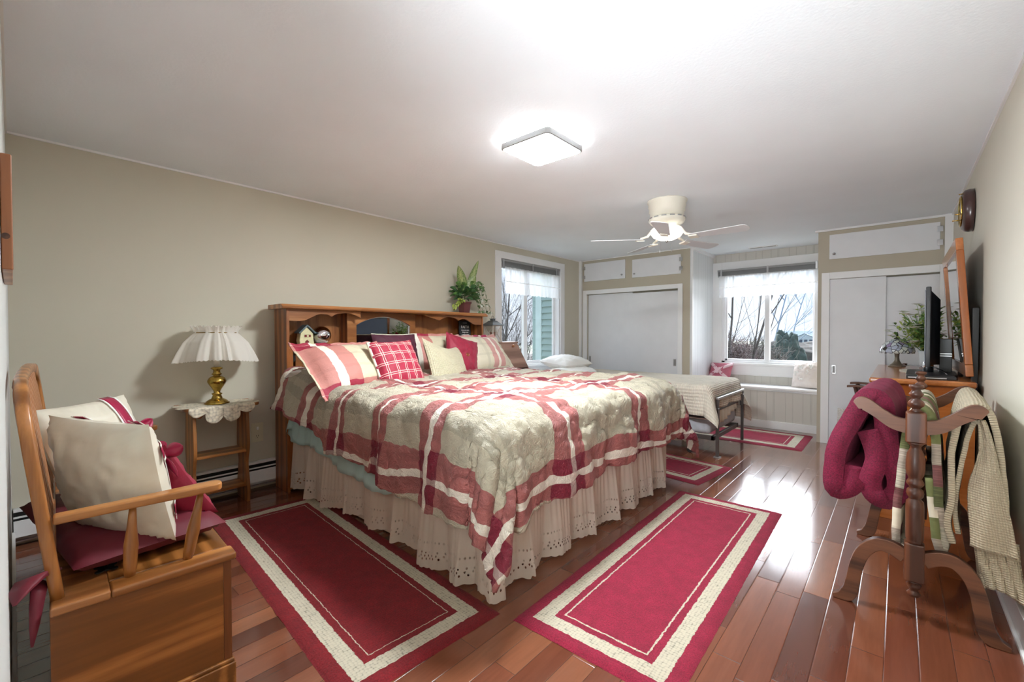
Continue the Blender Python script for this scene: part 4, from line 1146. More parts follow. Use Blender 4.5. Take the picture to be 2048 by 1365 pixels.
build('cross_braces',m,M['lantern'],r)
m=MB(); rg=[]
for h,z in ((.10,.205),(.10,.210),(.055,.245),(.040,.262),(.028,.266)): rg.append([(LX-h,LY-h,LZ+z),(LX+h,LY-h,LZ+z),(LX+h,LY+h,LZ+z),(LX-h,LY+h,LZ+z)])
ringstack(m,rg); m.box(LX-.022,LX+.022,LY-.022,LY+.022,LZ+.266,LZ+.285); m.box(LX-.03,LX+.03,LY-.03,LY+.03,LZ+.285,LZ+.290)
m.tube([(LX,LY+.018*math.cos(t),LZ+.305+.018*math.sin(t)) for t in [2*PI*i/16 for i in range(16)]],.0025,5,closed=True); build('roof',m,M['lanternroof'],r)
m=MB(); m.lathe([(.035,.018),(.035,.12),(.033,.124),(.002,.118)],c=(LX,LY,LZ),n=20); m.tube([(LX,LY,LZ+.118),(LX,LY,LZ+.13)],.0015,5); build('candle',m,M['candle'],r,smooth=True)

# ================================================================== DAYBED
r=thing('daybed','single bed with steel frame and high foot rail behind the large bed','bed',(1.3,5.5,0))
Y0,Y1,XF=5.04,5.98,2.555
m=MB(); m.box(.06,2.50,Y0+.0,Y1,.225,.395); build('lower_mattress',m,M['mattress'],r,bev=.05,segs=4)
m=MB(); m.tube([(.06,Y0,.385),(2.50,Y0,.385),(2.50,Y1,.385)],.006,6); build('mattress_piping',m,M['whitefab'],r,smooth=True)
build('upper_mattress',B(.05,2.48,Y0,Y1,.50,.715),M['mattress'],r,bev=.04,segs=4)
m=MB(); m.box(.06,2.53,Y0+.02,Y0+.05,.17,.215); m.box(.06,2.53,Y1-.05,Y1-.02,.17,.215); m.box(2.50,2.53,Y0+.02,Y1-.02,.17,.215); build('lower_rail',m,M['iron'],r,bev=.003)
m=MB(); m.box(.06,2.53,Y0+.03,Y0+.06,.455,.50); m.box(.06,2.53,Y1-.06,Y1-.03,.455,.50); m.box(2.50,2.53,Y0+.03,Y1-.03,.455,.50); build('upper_rail',m,M['iron'],r,bev=.003)
for y in (5.09,6.03):
    m=MB(); m.box(XF-.014,XF+.014,y-.016,y+.016,.008,.60); lg=build('leg',m,M['iron'],r,bev=.003)
    m=MB(); m.box(XF-.03,XF+.03,y-.035,y+.035,0,.008); build('foot_plate',m,M['silver'],lg,bev=.002)
    m=MB(); m.box(XF-.018,XF+.018,y-.04 if y<5.5 else y-.03,y+.012,.36,.50) if y<5.5 else m.box(XF-.018,XF+.018,y-.04,y+.012,.42,.55); build('hinge_bracket',m,M['iron'],lg,bev=.004)
    m=MB(); m.box(.10-.014,.10+.014,y-.016,y+.016,.0,.50); build('leg',m,M['iron'],r,bev=.003)
m=MB(); m.box(XF-.016,XF+.016,5.07,6.05,.585,.612); build('foot_rail',m,M['silver'],r,bev=.005)
# caster / black foot of frame near floor under bed
m=MB(); m.lathe([(.03,-.014),(.03,.014)],c=(2.28,5.10,.032),n=16,M=Matrix.Rotation(PI/2,4,'X')); m.box(2.262,2.298,5.095,5.125,.03,.17); build('caster',m,M['dark'],r)
# coverlet
CX0,CX1,CY0,CY1=.30,2.47,5.02,6.00
def cov(a,b):
    da=max(0,a-CX1); db=0; sy=0
    if b<CY0: db=CY0-b; sy=-1
    elif b>CY1: db=b-CY1; sy=1
    x=min(a,CX1); y=min(max(b,CY0),CY1); z=.735+.008*fbm(a*2,b*2,8)+.004*fbm(a*8,b*8,8)
    rr=math.hypot(da,db)
    if rr>0:
        ang=math.atan2(da,db) if (da>0 and db>0) else (PI/2 if da>0 else 0)
        q=.06*PI/2; fl=.06+.40*math.sin(2*ang)**2
        if rr<q: o_=.06*math.sin(rr/.06); dz=.06*(1-math.cos(rr/.06))
        else: e=rr-q; o_=.06+e*fl; dz=.06+e*math.sqrt(1-fl*fl)
        s=a if db>0 and da<=0 else (b if da>0 and db<=0 else ang*.35)
        o_+=sstep(.05,.3,rr)*(.016*math.sin(s*13+1)+.01*fbm(s*5,rr*2,4))
        x+=math.sin(ang)*o_; y+=math.cos(ang)*sy*o_; z-=dz
    return (x,y,max(z,.03))
m=MB()
def cvm(u,v):
    a=CX0+u*(CX1-CX0+.33); b=CY0-.34+v*(CY1-CY0+.34+.50)
    if a>CX1 and CY0<b<CY1: a=CX1+(a-CX1)*(.85)
    return a,b
m.grid(lambda u,v:cov(*cvm(u,v)),150,110,lambda u,v:cvm(u,v))
o=build('ivory_coverlet',m,M['coverlet'],smooth=True,solid=.006,off=1); tag(o,'ivory quilted coverlet draped over the steel-framed daybed','coverlet')
# pale skirt fabric under foot of coverlet
m=MB()
def vf(u,v):
    y=5.10+.82*u; z=.58-v*(.22+.04*math.sin(u*5)); x=2.505+.02*v+.012*math.sin(u*42)*v; return (x,y,z)
m.grid(vf,80,8); o=build('cream_ruffle',m,M['satin'],smooth=True,solid=.002); tag(o,'cream gathered sheet hanging behind the steel foot rail of the daybed','sheet')
cushion('white_pillow','white bed pillow with scalloped edge lying on the daybed',M['whitefab'],.66,.46,.20,(.46,5.46,.86),(.0,1,0),(-1,0,.10),seed=31,pinch=.03,wr=.012,flange=.0)
m=MB()
def ff(u,v):
    a=.44+.42*u; b=5.0+.30*v*2; z=.775+.05*math.sin(PI*min(1,u*1.05))**.6*(1) +.006*fbm(a*20,b*20,2)
    return (a,b,z-.015)
m.grid(ff,40,50,lambda u,v:(u*.5,v*.9)); 
o=build('folded_blanket',m,M['lace'],smooth=True,solid=.03,off=-1); tag(o,'white blanket turned back in a soft fold below the pillow on the daybed','blanket')

# window seat cushions
pc=cushion('gift_cushion','dusty pink cushion tied with pale netting in the corner of the bench seat',M['pinkfab'],.34,.27,.13,(1.96,7.26,.70),(.95,-.3,0),(-.1,.45,.9),seed=41,pinch=.03,wr=.01,cat='cushion')
m=MB()
for s in (-1,1):
    m.sweep([(-.17,.12*s,.02),(-.10,.07*s,.05),(-.0,.0,.075),(.10,-.07*s,.05),(.17,-.12*s,.02)],[(-.022,-.003),(.022,-.003),(.022,.003),(-.022,.003)],up=(0,0,1))
build('netting_ribbon',m,M['pinkpale'],pc,local=True,smooth=True)
m=MB()
for a in (30,150,250,290): leaf_mb(m,(0,0,.078),(math.cos(R(a)),math.sin(R(a)),.3),.07,.05,bend=.1)
build('bow',m,M['pinkpale'],pc,local=True,smooth=True)
wc=cushion('embroidered_cushion','off-white cushion with raised white flowers leaning in the right corner of the bench seat',M['creamflor'],.36,.36,.15,(3.03,7.26,.715),(.93,-.35,.05),(.12,.30,.9),seed=43,pinch=.03,wr=.012,cat='cushion')
m=MB(); rr=random.Random(3)
for cxx,cyy in ((-.06,.08),(.02,.02),(-.03,-.06),(.06,.09),(-.10,.0)):
    for k in range(6):
        a=2*PI*k/6; leaf_mb(m,(cxx,cyy,.068-.25*(cxx*cxx+cyy*cyy)*3),(math.cos(a),math.sin(a),.15),.038,.026,bend=0,n=4)
build('applique_flowers',m,M['lace'],wc,local=True,smooth=True,solid=.003)

# ================================================================== STORAGE BENCH
r=thing('storage_bench','golden oak storage bench with bowed slat back and arms against the near wall','bench',(2.13,.44,0),R(-2.4))
QX0,QX1,QY0,QY1=.66,2.13,.44,.865
build('side_panel',B(QX1-.02,QX1,QY0,QY1-.0,.10,.46),M['oakx_y'] if 'oakx_y' in M else wood('chest_side_oak_y',S(176,112,56),S(126,74,30),'Y',scale=.8,ring=1.3),r,bev=.002)
build('side_panel',B(QX0,QX0+.02,QY0,QY1,.10,.46),M['oaky'],r,bev=.002)
build('front_panel',B(QX0+.02,QX1-.0,QY1-.0,QY1+.018,.10,.46),M['oak'],r,bev=.002)
build('back_panel',B(QX0+.02,QX1-.02,QY0,QY0+.018,.10,.46),M['oak'],r)
m=MB(); m.box(QX0-.012,QX1+.014,QY0,QY1+.03,0,.088); m.box(QX0-.008,QX1+.009,QY0,QY1+.026,.088,.102); build('plinth',m,M['oakx_d'],r,bev=.004)
build('corner_strip',B(QX1-.004,QX1+.003,QY1-.004,QY1+.020,.103,.458),M['hoakz'],r,bev=.001)
build('hinge_rail',B(QX0-.02,QX1+.032,QY0,.567,.462,.488),M['hoak'],r,bev=.006,segs=3)
LD=build('seat_lid',B(QX0-.01,2.085,.567,QY1+.02,.462,.488),M['oakx_d'],r,bev=.004)
m=MB(); m.box(2.085,QX1+.032,.567,QY1+.03,.462,.488); build('lid_end_rail',m,M['oaky'],r,bev=.008,segs=3)
def hng(x,y):
    m=MB(); 
    for sx,sy in ((-.02,-.018),(.02,-.018),(-.02,.018),(.02,.018)): m.lathe([(.011,0),(.011,.003)],c=(x+sx,y+sy,.488),n=10)
    m.box(x-.022,x+.022,y-.02,y+.02,.488,.491); m.tube([(x-.03,y,.493),(x+.03,y,.493)],.004,8); build('hinge',m,M['dark'],r)
hng(1.98,.567); hng(.85,.567)
def bk(z): return .456-.075*(z-.49)/.66
path=[]
for z in np.linspace(.488,.93,8): path.append((2.092,bk(z),z))
for i in range(1,9):
    t=R(90*i/8); path.append((2.092-.17*(1-math.cos(t)),bk(.93+.17*math.sin(t)),.93+.168*math.sin(t)))
for x in np.linspace(1.85,.95,8): path.append((x,bk(1.15),1.10+.012*math.sin(PI*(x-.95)/.9)))
for i in range(1,9):
    t=R(90-90*i/8); path.append((.70+.17*(1-math.cos(t)),bk(.93+.17*math.sin(t)),.93+.168*math.sin(t)))
for z in np.linspace(.90,.488,8): path.append((.70,bk(z),z))
m=MB()
prev=None; rings=[]
for i,p in enumerate(path):
    a=Vector(path[max(i-1,0)]); b=Vector(path[min(i+1,len(path)-1)]); t=(b-a).normalized(); nY=Vector((0,1,-.12)).normalized(); s_=t.cross(nY).normalized(); nn=s_.cross(t)
    ww,hh=.021,.0145
    rings.append(m.verts([Vector(p)+s_*x+nn*y for x,y in ((-ww,-hh*.6),(-ww*.7,-hh),(ww*.7,-hh),(ww,-hh*.6),(ww,hh*.6),(ww*.7,hh),(-ww*.7,hh),(-ww,hh*.6))]))
for A,Bq in zip(rings,rings[1:]):
    for k in range(8): j=(k+1)%8; m.face((A+k,A+j,Bq+j,Bq+k))
m.face([rings[0]+k for k in range(8)][::-1]); m.face([rings[-1]+k for k in range(8)])
build('bowed_back_frame',m,M['oakz'],r,smooth=True)
m=MB(); m.bar((.72,bk(.60)+.004,.60),(2.075,bk(.60)+.004,.60),.016,.05); build('lower_back_rail',m,M['oak'],r,bev=.004)
for i in range(15):
    x=.80+.085*i; xm=x
    m=MB(); zt=1.09 if .88<x<1.92 else 1.03
    m.bar((x,bk(.6)+.004,.61),(x,bk(zt),zt),.030,.010,up=(0,1,0)); build('slat',m,M['slatpink'],r,bev=.003)
for xc,sg in ((2.095,1),(.70,-1)):
    pts=[(xc,.452),(xc,.60),(xc,.76)]
    m=MB(); out=[(-.020,.45),(-.021,.60),(-.027,.72),(-.031,.80),(-.030,.845)]+[(-.030*math.cos(R(180*i/8)),.845+.022*math.sin(R(180*i/8))) for i in range(1,8)]+[(.030,.845),(.031,.80),(.027,.72),(.021,.60),(.020,.45)]
    m.prism([(xc+a,b) for a,b in out][::-1],.026,Matrix.Translation((0,0,.705))); build('arm',m,M['oaky'],r,bev=.006,segs=3)
    pr=[(0,.013),(.12,.017),(.45,.019),(.7,.013),(1,.009)]
    m=MB(); m.turned((xc+.0,.615,.486),(xc+.0,.625,.708),pr,14); build('spindle',m,M['oakz'],r,smooth=True)
    m=MB(); m.turned((xc+.0,.765,.486),(xc+.0,.805,.708),pr,14); build('spindle',m,M['oakz'],r,smooth=True)
# cushions on the bench
o=cushion('seat_cushion','wine-red seat cushion with ties lying on the oak storage bench',M['wine'],.86,.42,.11,(1.61,.65,.540),(.985,.12,0),(-.12,.985,0),seed=51,pinch=.02,wr=.006,p=5,cat='cushion')
m=MB(); Mi=o.matrix_world.inverted()
def Lc(p): return Mi@Vector(p)
tie=[(2.02,.46,.54),(2.07,.43,.555),(2.12,.405,.57),(2.16,.385,.56),(2.20,.375,.545)]
tb=MB(); sc2=[.6,1.1,1.5,1.1,.15]
tb.sweep(tie,[(-.022,-.004),(.022,-.004),(.022,.006),(-.022,.006)],up=(-.4,-.1,.9),scale=sc2); tb.sweep([(2.08,.43,.545),(2.11,.42,.53),(2.125,.415,.49),(2.15,.41,.45),(2.17,.405,.405)],[(-.014,-.003),(.014,-.003),(.014,.003),(-.014,.003)],up=(.9,.3,.3),scale=[1,1.2,1,.7,.2])
tb.v=[tuple(Lc(p)) for p in tb.v]; build('tie',tb,M['wine'],o,local=True,smooth=True)
cushion('burgundy_cushion','burgundy cushion standing behind the front cream pillow on the bench',M['burg'],.36,.34,.11,(1.80,.72,.655),(-.80,-.58,-.30),(.25,-.30,.9),seed=53,pinch=.05,wr=.012,cat='cushion')
def ribboned(label,center,right,up,w,h,t,seed,bow):
    o=cushion('ribbon_pillow',label,M['satin'],w,h,t,center,right,up,seed=seed,pinch=.05,wr=.011)
    def zf(x,y): 
        U,V=abs(2*x/w),abs(2*y/h); return t/2*(max(0,1-min(1,U)**2.4)**.55)*(max(0,1-min(1,V)**2.4)**.55)
    def band(p0,p1,wd,mat,nm,lift=.006):
        m=MB(); N=24
        d=Vector((p1[0]-p0[0],p1[1]-p0[1],0)); L=d.length; d.normalize(); s=Vector((-d.y,d.x,0))
        def f(u,v):
            q=Vector((p0[0],p0[1],0))+d*L*u+s*(v-.5)*wd; return (q.x,q.y,zf(q.x,q.y)+lift)
        m.grid(f,N,4); build(nm,m,mat,o,local=True,smooth=True,solid=.002)
    for c_ in bow['bands']: band(*c_,M['ribbon'],'ribbon'); 
    for (a,b,wd) in bow['bands']:
        d=Vector((b[0]-a[0],b[1]-a[1])); d.normalize(); s=Vector((-d.y,d.x))*(wd/2+.006)
        for k in (-1,1): band((a[0]+s.x*k,a[1]+s.y*k),(b[0]+s.x*k,b[1]+s.y*k),.008,M['lace'],'lace_edging',.007)
    bx,by=bow['c']; m=MB(); z=zf(bx,by)+.01
    for a in (25,155):
        leaf_mb(m,(bx,by,z),(math.cos(R(a)),math.sin(R(a)),.5),.085,.06,bend=.1,cup=.8)
    for a in (-60,-120): leaf_mb(m,(bx,by,z),(math.cos(R(a)),math.sin(R(a)),.15),.10,.035,bend=.15)
    m.lathe([(.002,-.012),(.012,-.006),(.014,0),(.012,.006),(.002,.012)],c=(bx,by,z+.01),n=12)
    build('bow',m,M['ribbon'],o,local=True,smooth=True,solid=.002)
    return o
ribboned('large cream satin pillow turned with its plain back to the camera on the bench',(1.87,.605,.752),(-.87,-.475,.03),(.05,-.22,.95),.44,.44,.18,55,dict(bands=[((-.21,-.12),(.21,-.12),.045),((-.12,.21),(-.12,-.21),.045),((.13,.21),(.13,-.21),.04),((-.21,.10),(.21,.10),.04)],c=(-.12,.05)))
ribboned('cream satin pillow with burgundy ribbon and bow leaning in the far corner of the bench',(1.36,.62,.77),(-.62,.78,.02),(-.30,-.22,.93),.40,.42,.15,57,dict(bands=[((.09,.21),(.12,-.21),.05)],c=(.11,.02)))

# ================================================================== PINE WALL FRAME on near wall
r=thing('pine_wall_frame','thick knotty pine wall frame hanging on the near wall at the left edge','frame',(2.1,YN,1.5))
XR=2.42
m=MB(); m.box(XR-.03,XR,YN+.001,YN+.019,1.40,1.66); build('side_board',m,M['pine'],r,bev=.003)
m=MB(); m.box(1.95,XR-.03,YN+.001,YN+.018,1.62,1.66); build('top_board',m,M['pine'],r,bev=.002)
m=MB(); m.box(1.95,XR-.03,YN+.001,YN+.018,1.40,1.44); build('bottom_board',m,M['pine'],r,bev=.002)
m=MB(); m.box(1.95,1.98,YN+.001,YN+.018,1.44,1.62); build('side_board',m,M['pine'],r,bev=.002)
build('mirror_glass',B(1.98,XR-.03,YN+.001,YN+.006,1.44,1.62),M['mirror'],r)
m=MB(); m.lathe([(.007,0),(.007,.0006)],c=(XR+.0002,YN+.008,1.475),n=16,M=Matrix.Rotation(PI/2,4,'Y')); build('wood_knot',m,M['walnut'],r)

# ================================================================== DRESSER
DX0,DX1,DY0,DY1,DZ=3.775,4.285,4.27,5.98,.955
r=thing('dresser','long maple dresser with black pulls along the right wall','dresser',(4.03,5.1,0))
build('side_panel',B(DX0+.02,DX1,DY0+.02,DY0+.045,.0,DZ-.035),M['dresser'],r,bev=.002)
build('side_panel',B(DX0+.02,DX1,DY1-.045,DY1-.02,.0,DZ-.035),M['dresser'],r,bev=.002)
build('back_panel',B(DX1-.012,DX1,DY0+.045,DY1-.045,.05,DZ-.035),M['dressery'],r)
m=MB(); m.box(DX0,DX1+.005,DY0,DY1,DZ-.035,DZ); build('top_board',m,M['dressery'],r,bev=.010,segs=4)
m=MB(); m.box(DX0+.03,DX1-.02,DY0+.045,DY1-.045,.04,.09); build('plinth',m,M['dressery'],r)
for ci in range(3):
    y0=DY0+.05+ci*.54
    for ri in range(4):
        z0=.10+ri*.205
        d=build('drawer',B(DX0+.008,DX0+.03,y0,y0+.525,z0,z0+.198),M['dressery'],r,bev=.004)
        for yy in ((y0+.11),(y0+.41)):
            m=MB(); m.tube([(DX0+.008,yy-.035,z0+.10),(DX0-.016,yy-.03,z0+.10),(DX0-.018,yy,z0+.10),(DX0-.016,yy+.03,z0+.10),(DX0+.008,yy+.035,z0+.10)],.0045,6)
            m.box(DX0+.004,DX0+.009,yy-.045,yy+.045,z0+.085,z0+.115); build('pull',m,M['black'],d)
# mirror
r=thing('dresser_mirror','tall maple-framed mirror tilted forward on the dresser','mirror',(4.25,4.88,DZ))
MY0,MY1=4.33,5.43
p0=Vector((4.262,0,DZ+.03)); p1=Vector((4.205,0,1.86)); up=(p1-p0).normalized(); nx=Vector((0,1,0)).cross(up)*-1
Mm=Matrix((Vector((0,1,0)),up,Vector((0,1,0)).cross(up))).transposed().to_4x4(); Mm.translation=p0+Vector((0,MY0,0))
HH=(p1-p0).length; WW=MY1-MY0; fwid=.075
def mb(x0,x1,y0,y1,z0,z1): m=MB(); m.box(x0,x1,y0,y1,z0,z1,Mm); return m
build('frame_rail',mb(0,WW,HH-fwid,HH,-.018,.018),M['dressery'],r,bev=.004)
build('frame_rail',mb(0,WW,0,fwid,-.018,.018),M['dressery'],r,bev=.004)
build('frame_stile',mb(0,fwid,fwid,HH-fwid,-.018,.018),M['dresser_z'] if 'dresser_z' in M else wood('maple_mirror_stile',S(190,116,60),S(160,88,38),'Z',rough=.25,scale=.7,ring=.3),r,bev=.004)
build('frame_stile',mb(WW-fwid,WW,fwid,HH-fwid,-.018,.018),M['dresser'],r,bev=.004)
build('mirror_glass',mb(fwid-.005,WW-fwid+.005,fwid-.005,HH-fwid+.005,-.011,-.002) if False else mb(fwid-.005,WW-fwid+.005,fwid-.005,HH-fwid+.005,-.006,.004),M['mirror'],r)
m=MB(); m.bar((4.293,MY0+.12,.75),(4.293,MY0+.12,1.42),.03,.03); m.bar((4.293,MY1-.12,.75),(4.293,MY1-.12,1.42),.03,.03); build('support_posts',m,M['black'],r,bev=.002)
# television
r=thing('television','flat black television seen from its edge on the dresser','television',(4.06,4.9,DZ))
def tvx(y): return 4.062+.028*(y-4.5)
TY0,TY1=4.50,5.30
Mt=Matrix.Translation((tvx(TY0),TY0,0))@Matrix.Rotation(-math.atan(.028),4,'Z')
def tb_(x0,x1,y0,y1,z0,z1): m=MB(); m.box(x0,x1,y0,y1,z0,z1,Mt); return m
build('housing',tb_(0,.028,0,.80,1.025,1.575),M['black'],r,bev=.006,segs=3)
build('screen',tb_(-.002,.0005,.02,.78,1.05,1.555),M['screen'],r)
m=MB(); Mt2=Mt
pp=[(.028,.06,1.04),(.028,.06,1.55),(.028,.74,1.55),(.028,.74,1.04)]; qq=[(.075,.12,1.04),(.075,.12,1.49),(.075,.68,1.49),(.075,.68,1.04)]
a=m.verts([Mt@Vector(p) for p in pp]); b=m.verts([Mt@Vector(p) for p in qq]); m.face([b+i for i in range(4)])
for i in range(4): j=(i+1)%4; m.face((a+i,a+j,b+j,b+i))
m.face([a+i for i in range(4)][::-1]); build('back_cover',m,M['black'],r,bev=.003)
m=MB(); m.lathe([(.03,0),(.03,.06),(.026,.085)],c=Mt@Vector((.02,.40,DZ+.012)),n=20); build('neck',m,M['chrome'],r,smooth=True)
m=MB(); m.prism([(-.10,.16),(-.06,.12),(.06,.10),(.14,.12),(.17,.20),(.17,.60),(.14,.68),(.06,.70),(-.06,.68),(-.10,.64)][::-1],.013,Mt@Matrix.Translation((0,0,DZ+.001))); build('stand_base',m,M['black'],r,bev=.004)
# set-top box and speaker
r=thing('cable_box','low black set-top box beside the television stand on the dresser','box',(4.06,4.42,DZ))
build('case',B(3.965,4.205,4.35,4.47,DZ+.001,DZ+.022),M['black'],r,bev=.003); build('front_strip',B(3.975,4.16,4.347,4.3505,DZ+.006,DZ+.012),M['silver'],r)
r=thing('black_speaker','black speaker with two silver stripes behind the television','speaker',(4.19,5.1,DZ))
build('cabinet',B(4.155,4.225,4.98,5.16,DZ+.001,1.215),M['black'],r,bev=.004)
build('stripe',B(4.157,4.223,4.977,4.9801,1.085,1.091),M['silver'],r); build('stripe',B(4.157,4.223,4.977,4.9801,1.101,1.107),M['silver'],r)
m=MB(); m.tube([(3.95,5.62,DZ+.006),(4.0,5.5,DZ+.03),(4.06,5.35,DZ+.03),(4.10,5.2,DZ+.02)],.003,6); m.tube([(4.12,4.95,DZ+.05),(4.17,4.8,DZ+.03),(4.19,4.65,DZ+.006),(4.215,4.5,DZ+.006),(4.2,4.4,DZ+.006)],.005,6)
o=build('power_cord',m,M['black'],smooth=True); tag(o,'black cords trailing over the dresser beside the television','cord')
# stained glass lamp
LL=(3.915,5.70,DZ+.001)
r=thing('stained_glass_lamp','small stained-glass dome lamp on the far end of the dresser','lamp',LL)
m=MB(); m.lathe([(.062,0),(.064,.006),(.05,.014),(.032,.03),(.020,.055),(.016,.085),(.018,.11),(.024,.135),(.012,.145),(.006,.16)],c=LL,n=28); build('lamp_base',m,simple('bronze_lamp_base',S(130,120,104),.45,.5,var=.15),r,smooth=True)
m=MB(); prof=[(.122,.128),(.126,.140),(.120,.165),(.105,.195),(.080,.222),(.050,.243),(.022,.254)]
def sg(u,v):
    a=2*PI*u; k=v*(len(prof)-1); i=min(int(k),len(prof)-2); f=k-i; rr_=prof[i][0]*(1-f)+prof[i+1][0]*f; zz=prof[i][1]*(1-f)+prof[i+1][1]*f
    if v==0: zz-=.008*abs(math.sin(a*9))
    return (LL[0]+rr_*math.cos(a),LL[1]+rr_*math.sin(a),LL[2]+zz)
m.grid(sg,72,12); build('glass_shade',m,M['stained'],r,smooth=True,solid=.003)
m=MB(); m.lathe([(.024,.250),(.022,.258),(.008,.264),(.005,.275),(.010,.284),(.006,.294),(.009,.30),(.002,.315)],c=LL,n=14); build('finial',m,M['dark'],r,smooth=True)
m=MB(); m.grid(lambda u,v:(4.0+(.10*v*(1+.06*math.cos(14*PI*u)))*math.cos(2*PI*u)*.7,5.12+(.26*v)*math.sin(2*PI*u),DZ+.003+.0012*math.sin(u*60)*v),60,6,lambda u,v:(v*math.cos(2*PI*u)*.2,v*math.sin(2*PI*u)*.2))
o=build('dresser_doily',m,M['doily'],smooth=True,solid=.002,off=1); tag(o,'crumpled cream doily on the dresser beside the stained-glass lamp','doily')
# flowers
FXc,FYc=4.10,5.62
r=thing('flower_bouquet','bouquet of white flowers and green sprigs in a glass vase behind the television','flowers',(FXc,FYc,DZ))
vg=simple('clear_vase_glass',S(214,222,226),.1,var=.02)
m=MB(); m.lathe([(.036,0),(.042,.01),(.038,.06),(.044,.13),(.05,.15),(.046,.15),(.034,.06),(.030,.012)],c=(FXc,FYc,DZ+.001),n=24); build('vase',m,vg,r,smooth=True)
rnd=random.Random(11); m=MB(); mp=MB(); mv=MB(); ml=MB()
for i in range(84):
    a=rnd.uniform(0,2*PI); sp_=rnd.uniform(.03,.27); h=rnd.uniform(.18,.46)-sp_*.35
    tip=Vector((FXc+min(sp_*math.cos(a),.10),FYc+sp_*math.sin(a)*1.0,DZ+.13+h)); b=Vector((FXc,FYc,DZ+.12)); mid=(b+tip)/2+Vector((0,0,.04))
    m.tube([b,mid,tip],.0014,4)
    for q in range(7):
        t=rnd.uniform(.35,1); p=b.lerp(tip,t); m.m=0 if rnd.random()<.5 else 1; leaf_mb(m,p,(rnd.uniform(-1,1),rnd.uniform(-1,1),rnd.uniform(-.1,1)),.065,.026,bend=.3,n=4); m.m=0
    k=rnd.random()
    tgt=mp if k<.5 else (mv if k<.68 else None)
    if tgt is not None:
        for q in range(6):
            aa=2*PI*q/6; leaf_mb(tgt,tip,(math.cos(aa),math.sin(aa),.35),.042 if tgt is mp else .020,.030 if tgt is mp else .014,bend=.1,n=3)
build('stems_and_leaves',m,[M['leaf'],M['leafl']],r,smooth=True); build('white_blossoms',mp,M['petal'],r,smooth=True); build('purple_blossoms',mv,M['petalp'],r,smooth=True)

# clock
r=thing('wall_clock','dark wooden wall clock with brass fittings high on the right wall','clock',(4.30,4.93,2.14))
m=MB(); Mc=Matrix.Translation((4.315,4.93,2.14))@Matrix.Rotation(-PI/2,4,'Y')
m.lathe([(.150,0),(.152,.02),(.146,.042),(.130,.056),(.120,.058)],c=(0,0,0),n=48)
m.v=[tuple(Mc@Vector((x,y*.85,z))) for x,y,z in m.v]; build('wooden_case',m,M['clockwood'],r,smooth=True)
m=MB(); m.lathe([(.108,.058),(.108,.066),(.100,.068),(.099,.060)],n=40); m.v=[tuple(Mc@Vector((x,y*.85,z))) for x,y,z in m.v]; build('brass_bezel',m,M['gold'],r,smooth=True)
m=MB(); m.lathe([(.099,.0585),(.099,.0605)],n=40); m.v=[tuple(Mc@Vector((x,y*.85,z))) for x,y,z in m.v]; build('dial',m,M['satin'],r)
m=MB(); m.bar((4.249,4.93,2.14),(4.249,4.95,2.20),.004,.002,up=(1,0,0)); m.bar((4.248,4.93,2.14),(4.248,4.88,2.12),.004,.002,up=(1,0,0)); build('hands',m,M['dark'],r)
m=MB()
for z,y,l in ((2.25,4.86,.03),(2.105,4.84,.055),(2.065,4.86,.07)):
    m.turned((4.262,y,z),(4.262-l*.8,y,z),[(0,.003),(.4,.003),(.5,.006),(.7,.003),(1,.005)],10)
build('brass_knobs',m,M['gold'],r,smooth=True)

# armchair with throw behind the dresser
r=thing('small_armchair','small dark-armed chair beside the closet doors behind the dresser','chair',(3.72,6.25,0))
for y in (6.06,6.44):
    m=MB(); m.sweep([(3.53,y,.715),(3.60,y,.722),(3.75,y,.715),(3.93,y,.70)],[(-.022,-.01),(.022,-.01),(.022,.01),(-.022,.01)],up=(0,0,1)); build('arm',m,M['walnut'],r,bev=.004)
    m=MB(); m.tube([(3.60,y,.43),(3.60,y,.52),(3.62,y,.60),(3.595,y,.71)],[.013,.014,.017,.018],8); build('arm_support',m,M['walnutz'],r,smooth=True)
    m=MB(); m.tube([(3.56,y,.0),(3.575,y,.12),(3.60,y,.30),(3.60,y,.43)],[.016,.02,.024,.026],8); build('leg',m,M['walnutz'],r,smooth=True)
    m=MB(); m.tube([(3.97,y,.0),(3.93,y,.40),(3.95,y,.72),(3.98,y,.95)],[.016,.02,.018,.016],8); build('leg',m,M['walnutz'],r,smooth=True)
build('seat',B(3.55,3.96,6.05,6.45,.40,.45),M['walnut'],r,bev=.02,segs=3)
build('backrest',B(3.955,3.975,6.07,6.43,.62,.95),M['walnut'],r,bev=.005)
m=MB()
def thr(u,v):
    # u across Y, v: from back over seat, down the front
    y=5.985+.52*u; s=v
    x=interp(s,[0,.35,.5,.56,1],[3.93,3.60,3.53,3.50,3.43]); z=interp(s,[0,.35,.5,.56,1],[.50,.50,.48,.44,.09])
    x+=(-.018*math.sin(u*16+1)-.01*math.sin(u*37))*max(0,s-.5)*2; z+=.008*fbm(u*6,v*6,3)
    if s>.5: y+= (u-.5)*.06*(s-.5)
    if u<.12: z-=.0
    if v>.985: z-=.012*abs(math.sin(u*70))
    return (x,y,z)
m.grid(thr,60,50,lambda u,v:(u*.55,v*.9))
def thr2(u,v):
    x=3.46+.40*u; z=.495-v*.37-.02*math.sin(u*5); y=5.985-.02*v-.012*math.sin(u*20)*v; return (x,y,z)
m.grid(thr2,40,24,lambda u,v:(u*.5,v*.4))
o=build('white_throw',m,M['throw'],smooth=True,solid=.008); tag(o,'white fringed throw draped over the small armchair seat','throw')

